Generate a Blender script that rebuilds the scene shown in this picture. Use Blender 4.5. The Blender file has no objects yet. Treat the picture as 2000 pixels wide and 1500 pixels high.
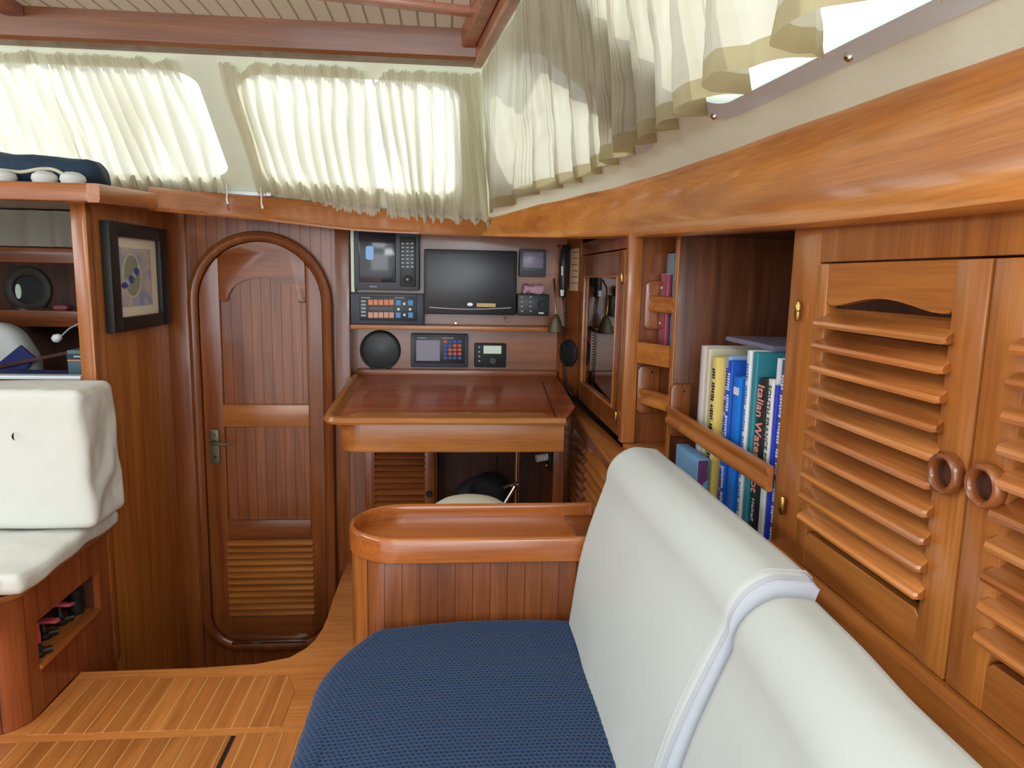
import bpy, bmesh, math, random
from mathutils import Vector, Matrix, noise
random.seed(7)
sc = bpy.context.scene
COL = sc.collection
# ---------------------------------------------------------------- camera
F = 1380.0
Yc = Vector((-120, 210, -F)).normalized()
U = Vector((190, 9150, 1380)).normalized()
U = (U - U.dot(Yc) * Yc).normalized()
Xc = Yc.cross(U)
CH = 1.25
CAM = Vector((0, 0, CH))
cd = bpy.data.cameras.new('camera'); cam = bpy.data.objects.new('camera', cd); COL.objects.link(cam)
R3 = Matrix((Xc, Yc, U))            # camera axes -> world
cam.matrix_world = Matrix.Translation(CAM) @ R3.to_4x4()
cd.sensor_fit = 'HORIZONTAL'; cd.sensor_width = 36; cd.lens = 36 * F / 2000
cd.clip_start = 0.02
sc.camera = cam
def P(px, py, **k):                 # a photo pixel turned into the point of a real plane (x=, y= or z=)
    d = R3 @ Vector((px - 1000, -(py - 750), -F))
    a, v = list(k.items())[0]; i = 'xyz'.index(a)
    return CAM + d * ((v - CAM[i]) / d[i])
# ---------------------------------------------------------------- world, light, exposure
w = bpy.data.worlds.new('sky'); sc.world = w; w.use_nodes = True
bg = w.node_tree.nodes['Background']
bg.inputs[0].default_value = (0.90, 0.96, 1.0, 1); bg.inputs[1].default_value = 1.9
def area(name, loc, tgt, sx, sy, power, col=(0.88, 0.96, 1.0)):
    l = bpy.data.lights.new(name, 'AREA'); l.shape = 'RECTANGLE'; l.size = sx; l.size_y = sy; l.energy = power; l.color = col
    o = bpy.data.objects.new(name, l); COL.objects.link(o); o.location = loc
    o.rotation_euler = (Vector(tgt) - Vector(loc)).to_track_quat('-Z', 'Y').to_euler()
    return o
sl = bpy.data.lights.new('sun', 'SUN'); sl.energy = 2.4; sl.angle = math.radians(1.5); sl.color = (1, 0.95, 0.85)
so = bpy.data.objects.new('sun', sl); COL.objects.link(so); so.location = (2, 4, 5)
so.rotation_euler = (Vector((0, 0, 0)) - Vector((0.45, 0.75, 0.9))).to_track_quat('-Z', 'Y').to_euler()
area('port_window_daylight', (-2.35, 0.9, 1.82), (0.7, 1.1, 1.25), 2.4, 0.5, 18)
area('starboard_fill', (0.42, -0.35, 1.72), (-1.1, 2.4, 0.9), 1.0, 0.35, 13)  # added fill for the port wall and picture, no window built here
area('hatch_daylight', (-0.45, 0.5, 2.0), (-0.35, 1.3, 0.3), 0.8, 0.7, 9)
area('aft_fill', (-0.5, -1.5, 1.05), (-0.2, 1.5, 1.6), 1.8, 1.3, 21)  # added fill behind the camera to lift the ceiling and cabin
vs = sc.view_settings
vs.view_transform = 'Standard'; vs.look = 'None'; vs.gamma = 1; vs.use_curve_mapping = False; vs.exposure = 0.0
sc.cycles.max_bounces = 8; sc.cycles.transparent_max_bounces = 12
# ---------------------------------------------------------------- materials
def srgb(r, g, b):
    f = lambda c: (c / 255 / 12.92) if c / 255 <= 0.04045 else ((c / 255 + 0.055) / 1.055) ** 2.4
    return (f(r), f(g), f(b), 1)
def newmat(name):
    m = bpy.data.materials.new(name); m.use_nodes = True
    return m, m.node_tree.nodes, m.node_tree.links, m.node_tree.nodes['Principled BSDF']
def plain(name, col, rough=0.5, metal=0.0, emit=0, coat=0, bump=0, bscale=200, spec=0.5):
    m, N, L, b = newmat(name)
    b.inputs['Base Color'].default_value = srgb(*col); b.inputs['Roughness'].default_value = rough
    b.inputs['Metallic'].default_value = metal; b.inputs['Coat Weight'].default_value = coat
    b.inputs['Specular IOR Level'].default_value = spec
    if emit:
        b.inputs['Emission Color'].default_value = srgb(*col); b.inputs['Emission Strength'].default_value = emit
    g = N.new('ShaderNodeNewGeometry'); n = N.new('ShaderNodeTexNoise'); n.inputs['Scale'].default_value = bscale
    n.inputs['Detail'].default_value = 3
    L.new(g.outputs['Position'], n.inputs['Vector'])
    mr = N.new('ShaderNodeMapRange'); mr.inputs[3].default_value = rough * 0.85; mr.inputs[4].default_value = min(1, rough * 1.15)
    L.new(n.outputs['Fac'], mr.inputs[0]); L.new(mr.outputs[0], b.inputs['Roughness'])
    if bump:
        bp = N.new('ShaderNodeBump'); bp.inputs['Strength'].default_value = 1; bp.inputs['Distance'].default_value = bump
        L.new(n.outputs['Fac'], bp.inputs['Height']); L.new(bp.outputs[0], b.inputs['Normal'])
    return m
def math_(N, L, op, a, b=None, c=None):
    n = N.new('ShaderNodeMath'); n.operation = op
    for i, v in enumerate((a, b, c)):
        if v is None: continue
        if isinstance(v, (int, float)): n.inputs[i].default_value = v
        else: L.new(v, n.inputs[i])
    return n.outputs[0]
def wood(name, c1, c2, axis='z', rough=0.3, coat=0.35, groove=None, vary=0.12, swirl=0, spread=1.0):
    """teak veneer; grain runs along axis. groove=(axis, spacing, offset, halfwidth, rgb)"""
    m, N, L, b = newmat(name)
    geo = N.new('ShaderNodeNewGeometry'); oi = N.new('ShaderNodeObjectInfo')
    add = N.new('ShaderNodeVectorMath'); add.operation = 'MULTIPLY_ADD'
    L.new(oi.outputs['Random'], add.inputs[0]); add.inputs[1].default_value = (7, 11, 5); L.new(geo.outputs['Position'], add.inputs[2])
    def mp(al, ac):
        mm = N.new('ShaderNodeMapping'); s = [ac, ac, ac]; s['xyz'.index(axis)] = al
        mm.inputs['Scale'].default_value = s; L.new(add.outputs[0], mm.inputs['Vector']); return mm.outputs[0]
    n1 = N.new('ShaderNodeTexNoise'); n1.inputs['Scale'].default_value = 1; n1.inputs['Detail'].default_value = 7
    n1.inputs['Distortion'].default_value = 0.6 + swirl; L.new(mp(1.3 * spread, 16 * spread), n1.inputs['Vector'])
    n2 = N.new('ShaderNodeTexNoise'); n2.inputs['Scale'].default_value = 1; n2.inputs['Detail'].default_value = 4; L.new(mp(7, 190), n2.inputs['Vector'])
    r = N.new('ShaderNodeValToRGB'); r.color_ramp.elements[0].position = 0.30; r.color_ramp.elements[0].color = srgb(*c2)
    r.color_ramp.elements[1].position = 0.72; r.color_ramp.elements[1].color = srgb(*c1)
    L.new(n1.outputs['Fac'], r.inputs[0])
    # fine pores and per-board variation as a value multiplier
    v = math_(N, L, 'MULTIPLY_ADD', n2.outputs['Fac'], 0.8, 0.60)
    v = math_(N, L, 'MULTIPLY', v, math_(N, L, 'MULTIPLY_ADD', oi.outputs['Random'], vary * 1.4, 1 - vary * 0.7))
    h = N.new('ShaderNodeHueSaturation'); L.new(r.outputs[0], h.inputs['Color'])
    col = h.outputs[0]; hgt = math_(N, L, 'MULTIPLY', n2.outputs['Fac'], 0.08)
    if groove:
        ga, sp, off, hw, gc = groove
        sx = N.new('ShaderNodeSeparateXYZ'); L.new(geo.outputs['Position'], sx.inputs[0])
        q = math_(N, L, 'DIVIDE', math_(N, L, 'SUBTRACT', sx.outputs['xyz'.index(ga)], off), sp)
        fl = math_(N, L, 'FLOOR', q); fr = math_(N, L, 'SUBTRACT', q, fl)
        d = math_(N, L, 'MULTIPLY', math_(N, L, 'MINIMUM', fr, math_(N, L, 'SUBTRACT', 1.0, fr)), sp)
        mr = N.new('ShaderNodeMapRange'); mr.inputs[1].default_value = hw * 0.5; mr.inputs[2].default_value = hw
        mr.inputs[3].default_value = 1; mr.inputs[4].default_value = 0; L.new(d, mr.inputs[0])
        wn = N.new('ShaderNodeTexWhiteNoise'); wn.noise_dimensions = '1D'; L.new(fl, wn.inputs['W'])
        v = math_(N, L, 'MULTIPLY', v, math_(N, L, 'MULTIPLY_ADD', wn.outputs['Value'], 0.14, 0.93))
        mx = N.new('ShaderNodeMix'); mx.data_type = 'RGBA'; L.new(mr.outputs[0], mx.inputs[0])
        L.new(col, mx.inputs[6]); mx.inputs[7].default_value = srgb(*gc); col = mx.outputs[2]
        hgt = math_(N, L, 'SUBTRACT', hgt, mr.outputs[0])
    L.new(v, h.inputs['Value'])
    L.new(col, b.inputs['Base Color'])
    bp = N.new('ShaderNodeBump'); bp.inputs['Strength'].default_value = 0.6; bp.inputs['Distance'].default_value = 0.0012
    L.new(hgt, bp.inputs['Height']); L.new(bp.outputs[0], b.inputs['Normal'])
    b.inputs['Roughness'].default_value = rough; b.inputs['Coat Weight'].default_value = coat; b.inputs['Coat Roughness'].default_value = 0.12
    return m
DK = (52, 22, 10)
M = {}
# door bulkhead: reddish teak
RED1, RED2 = (152, 86, 40), (110, 55, 25)
GOL1, GOL2 = (188, 118, 54), (148, 82, 34)
M['red_z'] = wood('teak_red_upright', RED1, RED2, 'z'); M['red_x'] = wood('teak_red_across', RED1, RED2, 'x')
M['red_y'] = wood('teak_red_lengthwise', RED1, RED2, 'y')
M['red_plank'] = wood('teak_red_planked', RED1, RED2, 'z', groove=('x', 0.0415, 0.004, 0.0016, (84, 36, 20)))
M['door_plank'] = wood('teak_door_planked', RED1, RED2, 'z', groove=('x', 0.0405, -0.941, 0.0014, (96, 42, 22)))
M['gold_z'] = wood('teak_gold_upright', GOL1, GOL2, 'z'); M['gold_y'] = wood('teak_gold_lengthwise', GOL1, GOL2, 'y')
M['gold_x'] = wood('teak_gold_across', GOL1, GOL2, 'x')
M['gold_side'] = wood('teak_gold_planked_side', (204, 130, 54), (164, 92, 32), 'z', groove=('y', 0.05, 0.02, 0.0012, (120, 58, 24)))
M['side_plank'] = wood('teak_bench_planked', (166, 88, 46), (126, 60, 30), 'z', groove=('y', 0.06, 0.0, 0.0014, (80, 34, 16)))
M['trim'] = wood('teak_trim_orange', (204, 130, 58), (158, 88, 32), 'y', rough=0.3, coat=0.35, spread=0.8)
M['trim_x'] = wood('teak_trim_front', (180, 106, 48), (136, 72, 28), 'x', rough=0.25, coat=0.5)
M['slat'] = wood('teak_slat_highlit', (198, 126, 66), (152, 84, 38), 'y', rough=0.24, coat=0.5, vary=0.25)  # lighter than the door teak, slat highlights put into the colour
M['swirl'] = wood('teak_swirled_veneer', (124, 70, 38), (74, 38, 20), 'z', swirl=2.5, rough=0.4, spread=0.6)
M['part_plank'] = wood('teak_partition_planked', (146, 82, 40), (108, 54, 25), 'z', groove=('x', 0.046, -0.212, 0.0013, (84, 40, 18)))
M['sole_frame'] = wood('teak_sole_margin', (216, 140, 72), (184, 108, 48), 'x', rough=0.38, coat=0.2)
M['sole'] = wood('teak_sole_planks', (208, 132, 66), (170, 98, 42), 'y', rough=0.38, coat=0.2, groove=('x', 0.0485, -1.13, 0.0022, (226, 172, 104)))
M['desk_top'] = wood('teak_desk_planks', (176, 94, 54), (138, 66, 36), 'x', rough=0.3, coat=0.3, groove=('x', 0.15, -0.42, 0.001, (120, 56, 28)))
M['tray'] = wood('teak_tray', (198, 114, 50), (158, 82, 34), 'x', rough=0.2, coat=0.7)
M['ceil_wood'] = wood('teak_ceiling_batten', (182, 112, 74), (146, 84, 54), 'x', rough=0.4)
M['beam'] = wood('teak_beam', (140, 86, 48), (108, 62, 34), 'x', rough=0.4, coat=0.2)
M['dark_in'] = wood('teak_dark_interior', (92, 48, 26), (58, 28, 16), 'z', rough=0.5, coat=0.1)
# white panels
M['cream'] = plain('cream_paint', (230, 238, 216), 0.4, bump=0.0006, bscale=60)
def ceilmat():
    m, N, L, b = newmat('cream_grooved_ceiling')
    geo = N.new('ShaderNodeNewGeometry'); sx = N.new('ShaderNodeSeparateXYZ'); L.new(geo.outputs['Position'], sx.inputs[0])
    q = math_(N, L, 'DIVIDE', sx.outputs[0], 0.052); fr = math_(N, L, 'FRACT', q)
    d = math_(N, L, 'MINIMUM', fr, math_(N, L, 'SUBTRACT', 1.0, fr))
    mr = N.new('ShaderNodeMapRange'); mr.inputs[1].default_value = 0.02; mr.inputs[2].default_value = 0.07; L.new(d, mr.inputs[0])
    mx = N.new('ShaderNodeMix'); mx.data_type = 'RGBA'; L.new(mr.outputs[0], mx.inputs[0])
    mx.inputs[6].default_value = srgb(192, 192, 160); mx.inputs[7].default_value = srgb(240, 246, 226); L.new(mx.outputs[2], b.inputs['Base Color'])
    bp = N.new('ShaderNodeBump'); bp.inputs['Distance'].default_value = 0.004; L.new(mr.outputs[0], bp.inputs['Height']); L.new(bp.outputs[0], b.inputs['Normal'])
    b.inputs['Roughness'].default_value = 0.28
    return m
M['ceiling'] = ceilmat()
M['vinyl'] = plain('white_upholstery', (204, 207, 203), 0.62, bump=0.0012, bscale=14, spec=0.3)
M['vinyl_cool'] = plain('cool_white_piping_band', (196, 198, 206), 0.55, bump=0.001, bscale=20, spec=0.3)
M['linen'] = plain('cream_linen_cover', (218, 218, 210), 0.85, bump=0.006, bscale=13, spec=0.2)
def curtainmat(name, col, tr, sheer, stripes=None):
    m, N, L, b = newmat(name); N.remove(b); out = N['Material Output']
    geo = N.new('ShaderNodeNewGeometry'); nz = N.new('ShaderNodeTexNoise'); nz.inputs['Scale'].default_value = 700
    L.new(geo.outputs['Position'], nz.inputs['Vector'])
    rp = N.new('ShaderNodeValToRGB'); rp.color_ramp.elements[0].color = srgb(*[int(c * 0.93) for c in col]); rp.color_ramp.elements[1].color = srgb(*col)
    L.new(nz.outputs['Fac'], rp.inputs[0])
    colr = rp.outputs[0]
    if stripes:
        uv = N.new('ShaderNodeUVMap'); sx = N.new('ShaderNodeSeparateXYZ'); L.new(uv.outputs[0], sx.inputs[0])
        big = math_(N, L, 'FRACT', math_(N, L, 'MULTIPLY', sx.outputs[0], stripes)); inb = math_(N, L, 'LESS_THAN', big, 0.38)
        fine = math_(N, L, 'LESS_THAN', math_(N, L, 'FRACT', math_(N, L, 'MULTIPLY', sx.outputs[0], stripes * 22)), 0.35)
        fac = math_(N, L, 'MULTIPLY', math_(N, L, 'MULTIPLY', inb, fine), 0.45)
        mx = N.new('ShaderNodeMix'); mx.data_type = 'RGBA'; L.new(fac, mx.inputs[0]); L.new(colr, mx.inputs[6]); mx.inputs[7].default_value = srgb(176, 160, 118)
        colr = mx.outputs[2]
    di = N.new('ShaderNodeBsdfDiffuse'); tl = N.new('ShaderNodeBsdfTranslucent'); tp = N.new('ShaderNodeBsdfTransparent')
    L.new(colr, di.inputs[0]); L.new(colr, tl.inputs[0])
    m1 = N.new('ShaderNodeMixShader'); m1.inputs[0].default_value = tr; L.new(di.outputs[0], m1.inputs[1]); L.new(tl.outputs[0], m1.inputs[2])
    m2 = N.new('ShaderNodeMixShader'); m2.inputs[0].default_value = sheer; L.new(m1.outputs[0], m2.inputs[1]); L.new(tp.outputs[0], m2.inputs[2])
    L.new(m2.outputs[0], out.inputs[0])
    return m
M['curtain'] = curtainmat('gathered_cream_curtain', (240, 236, 216), 0.6, 0.10)
M['curtain_side'] = curtainmat('striped_sheer_curtain', (226, 222, 202), 0.5, 0.05, stripes=16)
M['hem'] = curtainmat('doubled_curtain_hem', (196, 186, 146), 0.4, 0.0)
M['cord'] = plain('white_cord', (222, 216, 200), 0.8)
def glass(name, tint=(0.92, 0.97, 1.0), blend=1.45):
    m, N, L, b = newmat(name); N.remove(b); out = N['Material Output']
    lw = N.new('ShaderNodeLayerWeight'); lw.inputs[0].default_value = 0.5
    f5 = math_(N, L, 'POWER', lw.outputs['Facing'], 4.0 if blend < 1.6 else 2.6); fr_ = math_(N, L, 'MULTIPLY_ADD', f5, 0.9, 0.04 if blend < 1.6 else 0.10)
    tp = N.new('ShaderNodeBsdfTransparent'); tp.inputs[0].default_value = (*tint, 1)
    gl = N.new('ShaderNodeBsdfGlossy'); gl.inputs['Roughness'].default_value = 0.02
    mx = N.new('ShaderNodeMixShader'); L.new(fr_, mx.inputs[0]); L.new(tp.outputs[0], mx.inputs[1]); L.new(gl.outputs[0], mx.inputs[2])
    L.new(mx.outputs[0], out.inputs[0]); return m
M['glass'] = glass('window_glass'); M['cab_glass'] = glass('cabinet_glass', (0.45, 0.45, 0.5), 1.9)
M['alu'] = plain('brushed_aluminium', (212, 220, 224), 0.4, 0.15)
M['steel'] = plain('polished_steel', (205, 200, 195), 0.16, 1.0)
M['brass'] = plain('aged_brass', (170, 132, 70), 0.28, 1.0)
M['bronze'] = plain('dull_bronze', (112, 106, 84), 0.45, 0.7)
M['black'] = plain('black_plastic', (32, 33, 36), 0.42); M['black2'] = plain('matte_black', (22, 22, 24), 0.6)
M['dimgrey'] = plain('dim_grey_brown', (62, 56, 50), 0.6); M['navyplastic'] = plain('navy_grey_plastic', (58, 64, 78), 0.45); M['greyplastic'] = plain('grey_plastic', (70, 76, 84), 0.45)
M['frame_black'] = plain('black_frame_lacquer', (24, 24, 26), 0.5)
M['screen'] = plain('dark_screen', (46, 46, 54), 0.12, spec=0.6); M['tv'] = plain('tv_screen', (44, 45, 50), 0.35, spec=0.6)
M['screen_lilac'] = plain('grey_lilac_lcd', (128, 120, 138), 0.3)
M['glow'] = plain('blue_white_screen_glow', (110, 160, 215), 0.3, emit=0.25)
M['pale_glow'] = plain('pale_green_glow', (190, 205, 185), 0.3, emit=0.25)
M['orange'] = plain('orange_button', (226, 138, 96), 0.5); M['bluebtn'] = plain('blue_button', (62, 142, 205), 0.45)
M['pinkbtn'] = plain('pink_button', (220, 158, 140), 0.5); M['redbtn'] = plain('red_orange_button', (205, 95, 72), 0.5)
M['navybtn'] = plain('navy_button', (62, 84, 160), 0.5); M['white'] = plain('white_plastic', (225, 225, 225), 0.4)
M['greytext'] = plain('grey_lettering', (160, 164, 172), 0.5)
M['silver'] = plain('silver_strip', (170, 158, 168), 0.3, 0.6)
M['sticker'] = plain('gold_sticker', (205, 180, 110), 0.5)
M['paper'] = plain('aged_paper', (196, 160, 124), 0.85); M['ink'] = plain('brown_ink', (120, 70, 50), 0.8)
M['pinkcloth'] = plain('pink_cloth', (196, 150, 170), 0.9, bump=0.004, bscale=90)
M['mat'] = plain('cream_mount_board', (240, 232, 210), 0.8)
M['stoolwhite'] = plain('white_stool_vinyl', (226, 226, 208), 0.45)
M['bag'] = plain('black_bag_fabric', (30, 30, 36), 0.8, bump=0.003, bscale=60)
M['pink'] = plain('pink_red_plastic', (220, 92, 96), 0.5); M['darkmetal'] = plain('dark_fitting', (44, 36, 32), 0.5, 0.4)
M['navycloth'] = plain('navy_cloth', (36, 46, 104), 0.85, bump=0.002, bscale=60)
M['tealcloth'] = plain('dark_teal_cushion', (30, 52, 72), 0.85, bump=0.003, bscale=50)
M['rope'] = plain('cream_rope', (205, 196, 172), 0.85, bump=0.002, bscale=300)
def artmat():
    m, N, L, b = newmat('blue_grey_watercolour'); g = N.new('ShaderNodeNewGeometry'); n = N.new('ShaderNodeTexNoise')
    n.inputs['Scale'].default_value = 9; n.inputs['Detail'].default_value = 5; n.inputs['Distortion'].default_value = 1.2; L.new(g.outputs['Position'], n.inputs['Vector'])
    r = N.new('ShaderNodeValToRGB'); e = r.color_ramp.elements
    e[0].position = 0.35; e[0].color = srgb(150, 160, 205); e[1].position = 0.62; e[1].color = srgb(206, 196, 186)
    L.new(n.outputs['Fac'], r.inputs[0]); L.new(r.outputs[0], b.inputs['Base Color']); b.inputs['Roughness'].default_value = 0.8; return m
M['art'] = artmat(); M['art_oval'] = plain('grey_green_oval', (150, 156, 136), 0.8); M['art_ring'] = plain('pale_ring', (206, 204, 170), 0.8)
M['art_blue'] = plain('deep_blue_paint', (66, 82, 160), 0.8); M['art_white'] = plain('pale_blue_paint', (176, 184, 216), 0.8)
def knitmat():
    m, N, L, b = newmat('navy_waffle_knit')
    at = N.new('ShaderNodeAttribute'); at.attribute_name = 'knit'
    r = N.new('ShaderNodeValToRGB'); e = r.color_ramp.elements
    e[0].position = 0.1; e[0].color = srgb(16, 28, 50); e[1].position = 0.85; e[1].color = srgb(48, 70, 104)  # pits darker than ribs, their shade put into the colour
    L.new(at.outputs['Fac'], r.inputs[0]); L.new(r.outputs[0], b.inputs['Base Color'])
    b.inputs['Roughness'].default_value = 0.85; b.inputs['Specular IOR Level'].default_value = 0.2
    b.inputs['Sheen Weight'].default_value = 0.15
    return m
M['knit'] = knitmat()
# ---------------------------------------------------------------- mesh helpers
WL = {}
def link(name, me, mat, parent=None, loc=None, smooth=35):
    vs_ = [v.co.copy() for v in me.vertices]
    mn = Vector([min(v[i] for v in vs_) for i in range(3)]); mxv = Vector([max(v[i] for v in vs_) for i in range(3)])
    base = Vector(((mn.x + mxv.x) / 2, (mn.y + mxv.y) / 2, mn.z)) if loc is None else Vector(loc)
    me.transform(Matrix.Translation(-base))
    for mm in (mat if isinstance(mat, (list, tuple)) else [mat]): me.materials.append(M[mm] if isinstance(mm, str) else mm)
    o = bpy.data.objects.new(name, me); COL.objects.link(o)
    if smooth:
        me.polygons.foreach_set('use_smooth', [True] * len(me.polygons)); me.set_sharp_from_angle(angle=math.radians(smooth))
    if parent is not None:
        o.parent = parent; o.location = base - WL[parent]
    else: o.location = base
    WL[o] = base
    return o
def part(name, bm, mat, parent, label=None, smooth=35):
    me = bpy.data.meshes.new(name); bmesh.ops.recalc_face_normals(bm, faces=bm.faces); bm.to_mesh(me); bm.free()
    o = link(name, me, mat, parent, smooth=smooth)
    if label: o['label'] = label
    return o
def thing(name, label, cat, loc, group=None):
    o = bpy.data.objects.new(name, None); COL.objects.link(o); o.location = loc; WL[o] = Vector(loc); o.empty_display_size = 0.05
    o['label'] = label; o['category'] = cat
    if group: o['group'] = group
    return o
def single(name, bm, mat, label, cat, group=None, smooth=35):
    o = part(name, bm, mat, None, label, smooth); o['category'] = cat
    if group: o['group'] = group
    return o
def struct(name, bm, mat, parent=None, smooth=35):
    o = part(name, bm, mat, parent, smooth=smooth)
    if parent is None: o['kind'] = 'structure'
    return o
def structroot(name, loc):
    o = bpy.data.objects.new(name, None); COL.objects.link(o); o.location = loc; WL[o] = Vector(loc); o['kind'] = 'structure'; return o
def B(): return bmesh.new()
def box(bm, x0, x1, y0, y1, z0, z1, bev=0.0, seg=2, mi=0):
    x0, x1 = sorted((x0, x1)); y0, y1 = sorted((y0, y1)); z0, z1 = sorted((z0, z1))
    r = bmesh.ops.create_cube(bm, size=1); vv = r['verts']
    for v in vv: v.co = Vector(((x0 + x1) / 2 + v.co.x * (x1 - x0), (y0 + y1) / 2 + v.co.y * (y1 - y0), (z0 + z1) / 2 + v.co.z * (z1 - z0)))
    fs = set(f for v in vv for f in v.link_faces)
    for f in fs: f.material_index = mi
    if bev:
        bev = min(bev, 0.45 * min(x1 - x0, y1 - y0, z1 - z0))
        bmesh.ops.bevel(bm, geom=list(set(e for v in vv for e in v.link_edges)), offset=bev, segments=seg, profile=0.5, affect='EDGES')
    return bm
def bx(*a, **k): return box(B(), *a, **k)
def prism(bm, pts, axis, a0, a1, bev=0.0, seg=2):
    """pts: 2-D polygon in the two other axes (order xyz without axis)"""
    def to(p, a):
        if axis == 'x': return Vector((a, p[0], p[1]))
        if axis == 'y': return Vector((p[0], a, p[1]))
        return Vector((p[0], p[1], a))
    A = [bm.verts.new(to(p, a0)) for p in pts]; Bv = [bm.verts.new(to(p, a1)) for p in pts]; n = len(pts)
    fa = bm.faces.new(A[::-1]); fb = bm.faces.new(Bv)
    for i in range(n): bm.faces.new((A[i], A[(i + 1) % n], Bv[(i + 1) % n], Bv[i]))
    if bev: bmesh.ops.bevel(bm, geom=list(fa.edges) + list(fb.edges), offset=bev, segments=seg, profile=0.5, affect='EDGES')
    return bm
def loft(bm, rings, closed=True, caps=True, mi=0):
    V = [[bm.verts.new(p) for p in r] for r in rings]; n = len(V[0])
    for a, b in zip(V, V[1:]):
        for i in range(n if closed else n - 1):
            f = bm.faces.new((a[i], a[(i + 1) % n], b[(i + 1) % n], b[i])); f.material_index = mi
    if caps and closed:
        for r in (V[0][::-1], V[-1]):
            f = bm.faces.new(r); f.material_index = mi
    return bm
def tube(bm, pts, r, n=10, caps=True):
    pts = [Vector(p) for p in pts]; rs = r if isinstance(r, (list, tuple)) else [r] * len(pts); rings = []
    up = Vector((0.13, 0.31, 1)).normalized(); prev = None
    for i, p in enumerate(pts):
        t = (pts[min(i + 1, len(pts) - 1)] - pts[max(i - 1, 0)]).normalized()
        if prev is None:
            a = t.cross(up); a = a.normalized() if a.length > 1e-3 else Vector((1, 0, 0))
        else: a = (prev - t * prev.dot(t)).normalized()
        prev = a; b = t.cross(a)
        rings.append([p + (a * math.cos(k * 2 * math.pi / n) + b * math.sin(k * 2 * math.pi / n)) * rs[i] for k in range(n)])
    return loft(bm, rings, caps=caps)
def cyl(bm, c, axis, r, h, n=24, bev=0.0, r2=None):
    """disc/cylinder starting at c running h along axis ('x','y','z' or vector)"""
    ax = {'x': Vector((1, 0, 0)), 'y': Vector((0, 1, 0)), 'z': Vector((0, 0, 1))}.get(axis) if isinstance(axis, str) else Vector(axis).normalized()
    c = Vector(c); r2 = r if r2 is None else r2; s = 1 if h > 0 else -1
    prof = [(0, r), (h, r2)] if not bev else [(0, r - bev), (s * bev, r), (h - s * bev, r2), (h, r2 - bev)]
    a = ax.orthogonal().normalized(); b = ax.cross(a)
    return loft(bm, [[c + ax * t + (a * math.cos(k * 2 * math.pi / n) + b * math.sin(k * 2 * math.pi / n)) * rr for k in range(n)] for t, rr in prof])
def lathe(bm, c, prof, axis='z', n=28):
    ax = {'x': Vector((1, 0, 0)), 'y': Vector((0, 1, 0)), 'z': Vector((0, 0, 1))}[axis] if isinstance(axis, str) else Vector(axis).normalized()
    a = ax.orthogonal().normalized(); b = ax.cross(a); c = Vector(c)
    return loft(bm, [[c + ax * t + (a * math.cos(k * 2 * math.pi / n) + b * math.sin(k * 2 * math.pi / n)) * max(r, 1e-4) for k in range(n)] for r, t in prof])
def torus(bm, c, axis, R, r, n=32, m=12, sq=1.0):
    ax = {'x': Vector((1, 0, 0)), 'y': Vector((0, 1, 0)), 'z': Vector((0, 0, 1))}[axis]; a = ax.orthogonal().normalized(); b = ax.cross(a); c = Vector(c)
    V = []
    for i in range(n):
        d = a * math.cos(2 * math.pi * i / n) + b * math.sin(2 * math.pi * i / n)
        V.append([bm.verts.new(c + d * (R + r * math.cos(2 * math.pi * j / m)) + ax * (sq * r * math.sin(2 * math.pi * j / m))) for j in range(m)])
    for i in range(n):
        for j in range(m): bm.faces.new((V[i][j], V[(i + 1) % n][j], V[(i + 1) % n][(j + 1) % m], V[i][(j + 1) % m]))
    return bm
def grid(bm, fn, nu, nv, uvl=None, mi=None):
    V = [[bm.verts.new(fn(i / nu, j / nv)) for j in range(nv + 1)] for i in range(nu + 1)]
    for i in range(nu):
        for j in range(nv):
            f = bm.faces.new((V[i][j], V[i + 1][j], V[i + 1][j + 1], V[i][j + 1]))
            if mi: f.material_index = mi(i / nu, j / nv)
            if uvl:
                for lp, (a, b) in zip(f.loops, ((i, j), (i + 1, j), (i + 1, j + 1), (i, j + 1))): lp[uvl].uv = (a / nu, b / nv)
    return V
def soft(bm, x0, x1, y0, y1, z0, z1, r, n=14, amp=0.0, freq=6, puff=0.0, seed=0, warp=None):
    """rounded, slightly crumpled cushion block"""
    r0 = bmesh.ops.create_cube(bm, size=1); es = list(set(e for v in r0['verts'] for e in v.link_edges))
    sub = bmesh.ops.subdivide_edges(bm, edges=es, cuts=n, use_grid_fill=True)
    vv = [v for v in bm.verts if v.tag is False]
    for v in vv:
        v.tag = True
        def m(t, lo, hi):   # denser rows near the edges
            s = math.sin(t * math.pi); return (lo + hi) / 2 + s * (hi - lo) / 2
        p = Vector((m(v.co.x, x0, x1), m(v.co.y, y0, y1), m(v.co.z, z0, z1)))
        q = Vector((min(max(p.x, x0 + r), x1 - r), min(max(p.y, y0 + r), y1 - r), min(max(p.z, z0 + r), z1 - r)))
        d = p - q
        if d.length > 1e-6: p = q + d.normalized() * r
        if puff:
            u, vq, t = (2 * (p.x - x0) / (x1 - x0) - 1, 2 * (p.y - y0) / (y1 - y0) - 1, 2 * (p.z - z0) / (z1 - z0) - 1)
            c = Vector(((x0 + x1) / 2, (y0 + y1) / 2, (z0 + z1) / 2))
            dims = (x1 - x0, y1 - y0, z1 - z0); k = dims.index(min(dims)); uu = (u, vq, t)
            o = [i for i in range(3) if i != k]; p[k] += puff * uu[k] * max(0, 1 - uu[o[0]] ** 2) * max(0, 1 - uu[o[1]] ** 2)
        if amp:
            nn = Vector((noise.noise(p * freq + Vector((seed, 0, 0))), noise.noise(p * freq + Vector((0, seed + 5, 0))), noise.noise(p * freq + Vector((0, 0, seed + 9)))))
            p += nn * amp
        v.co = warp(p) if warp else p
    return bm
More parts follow.
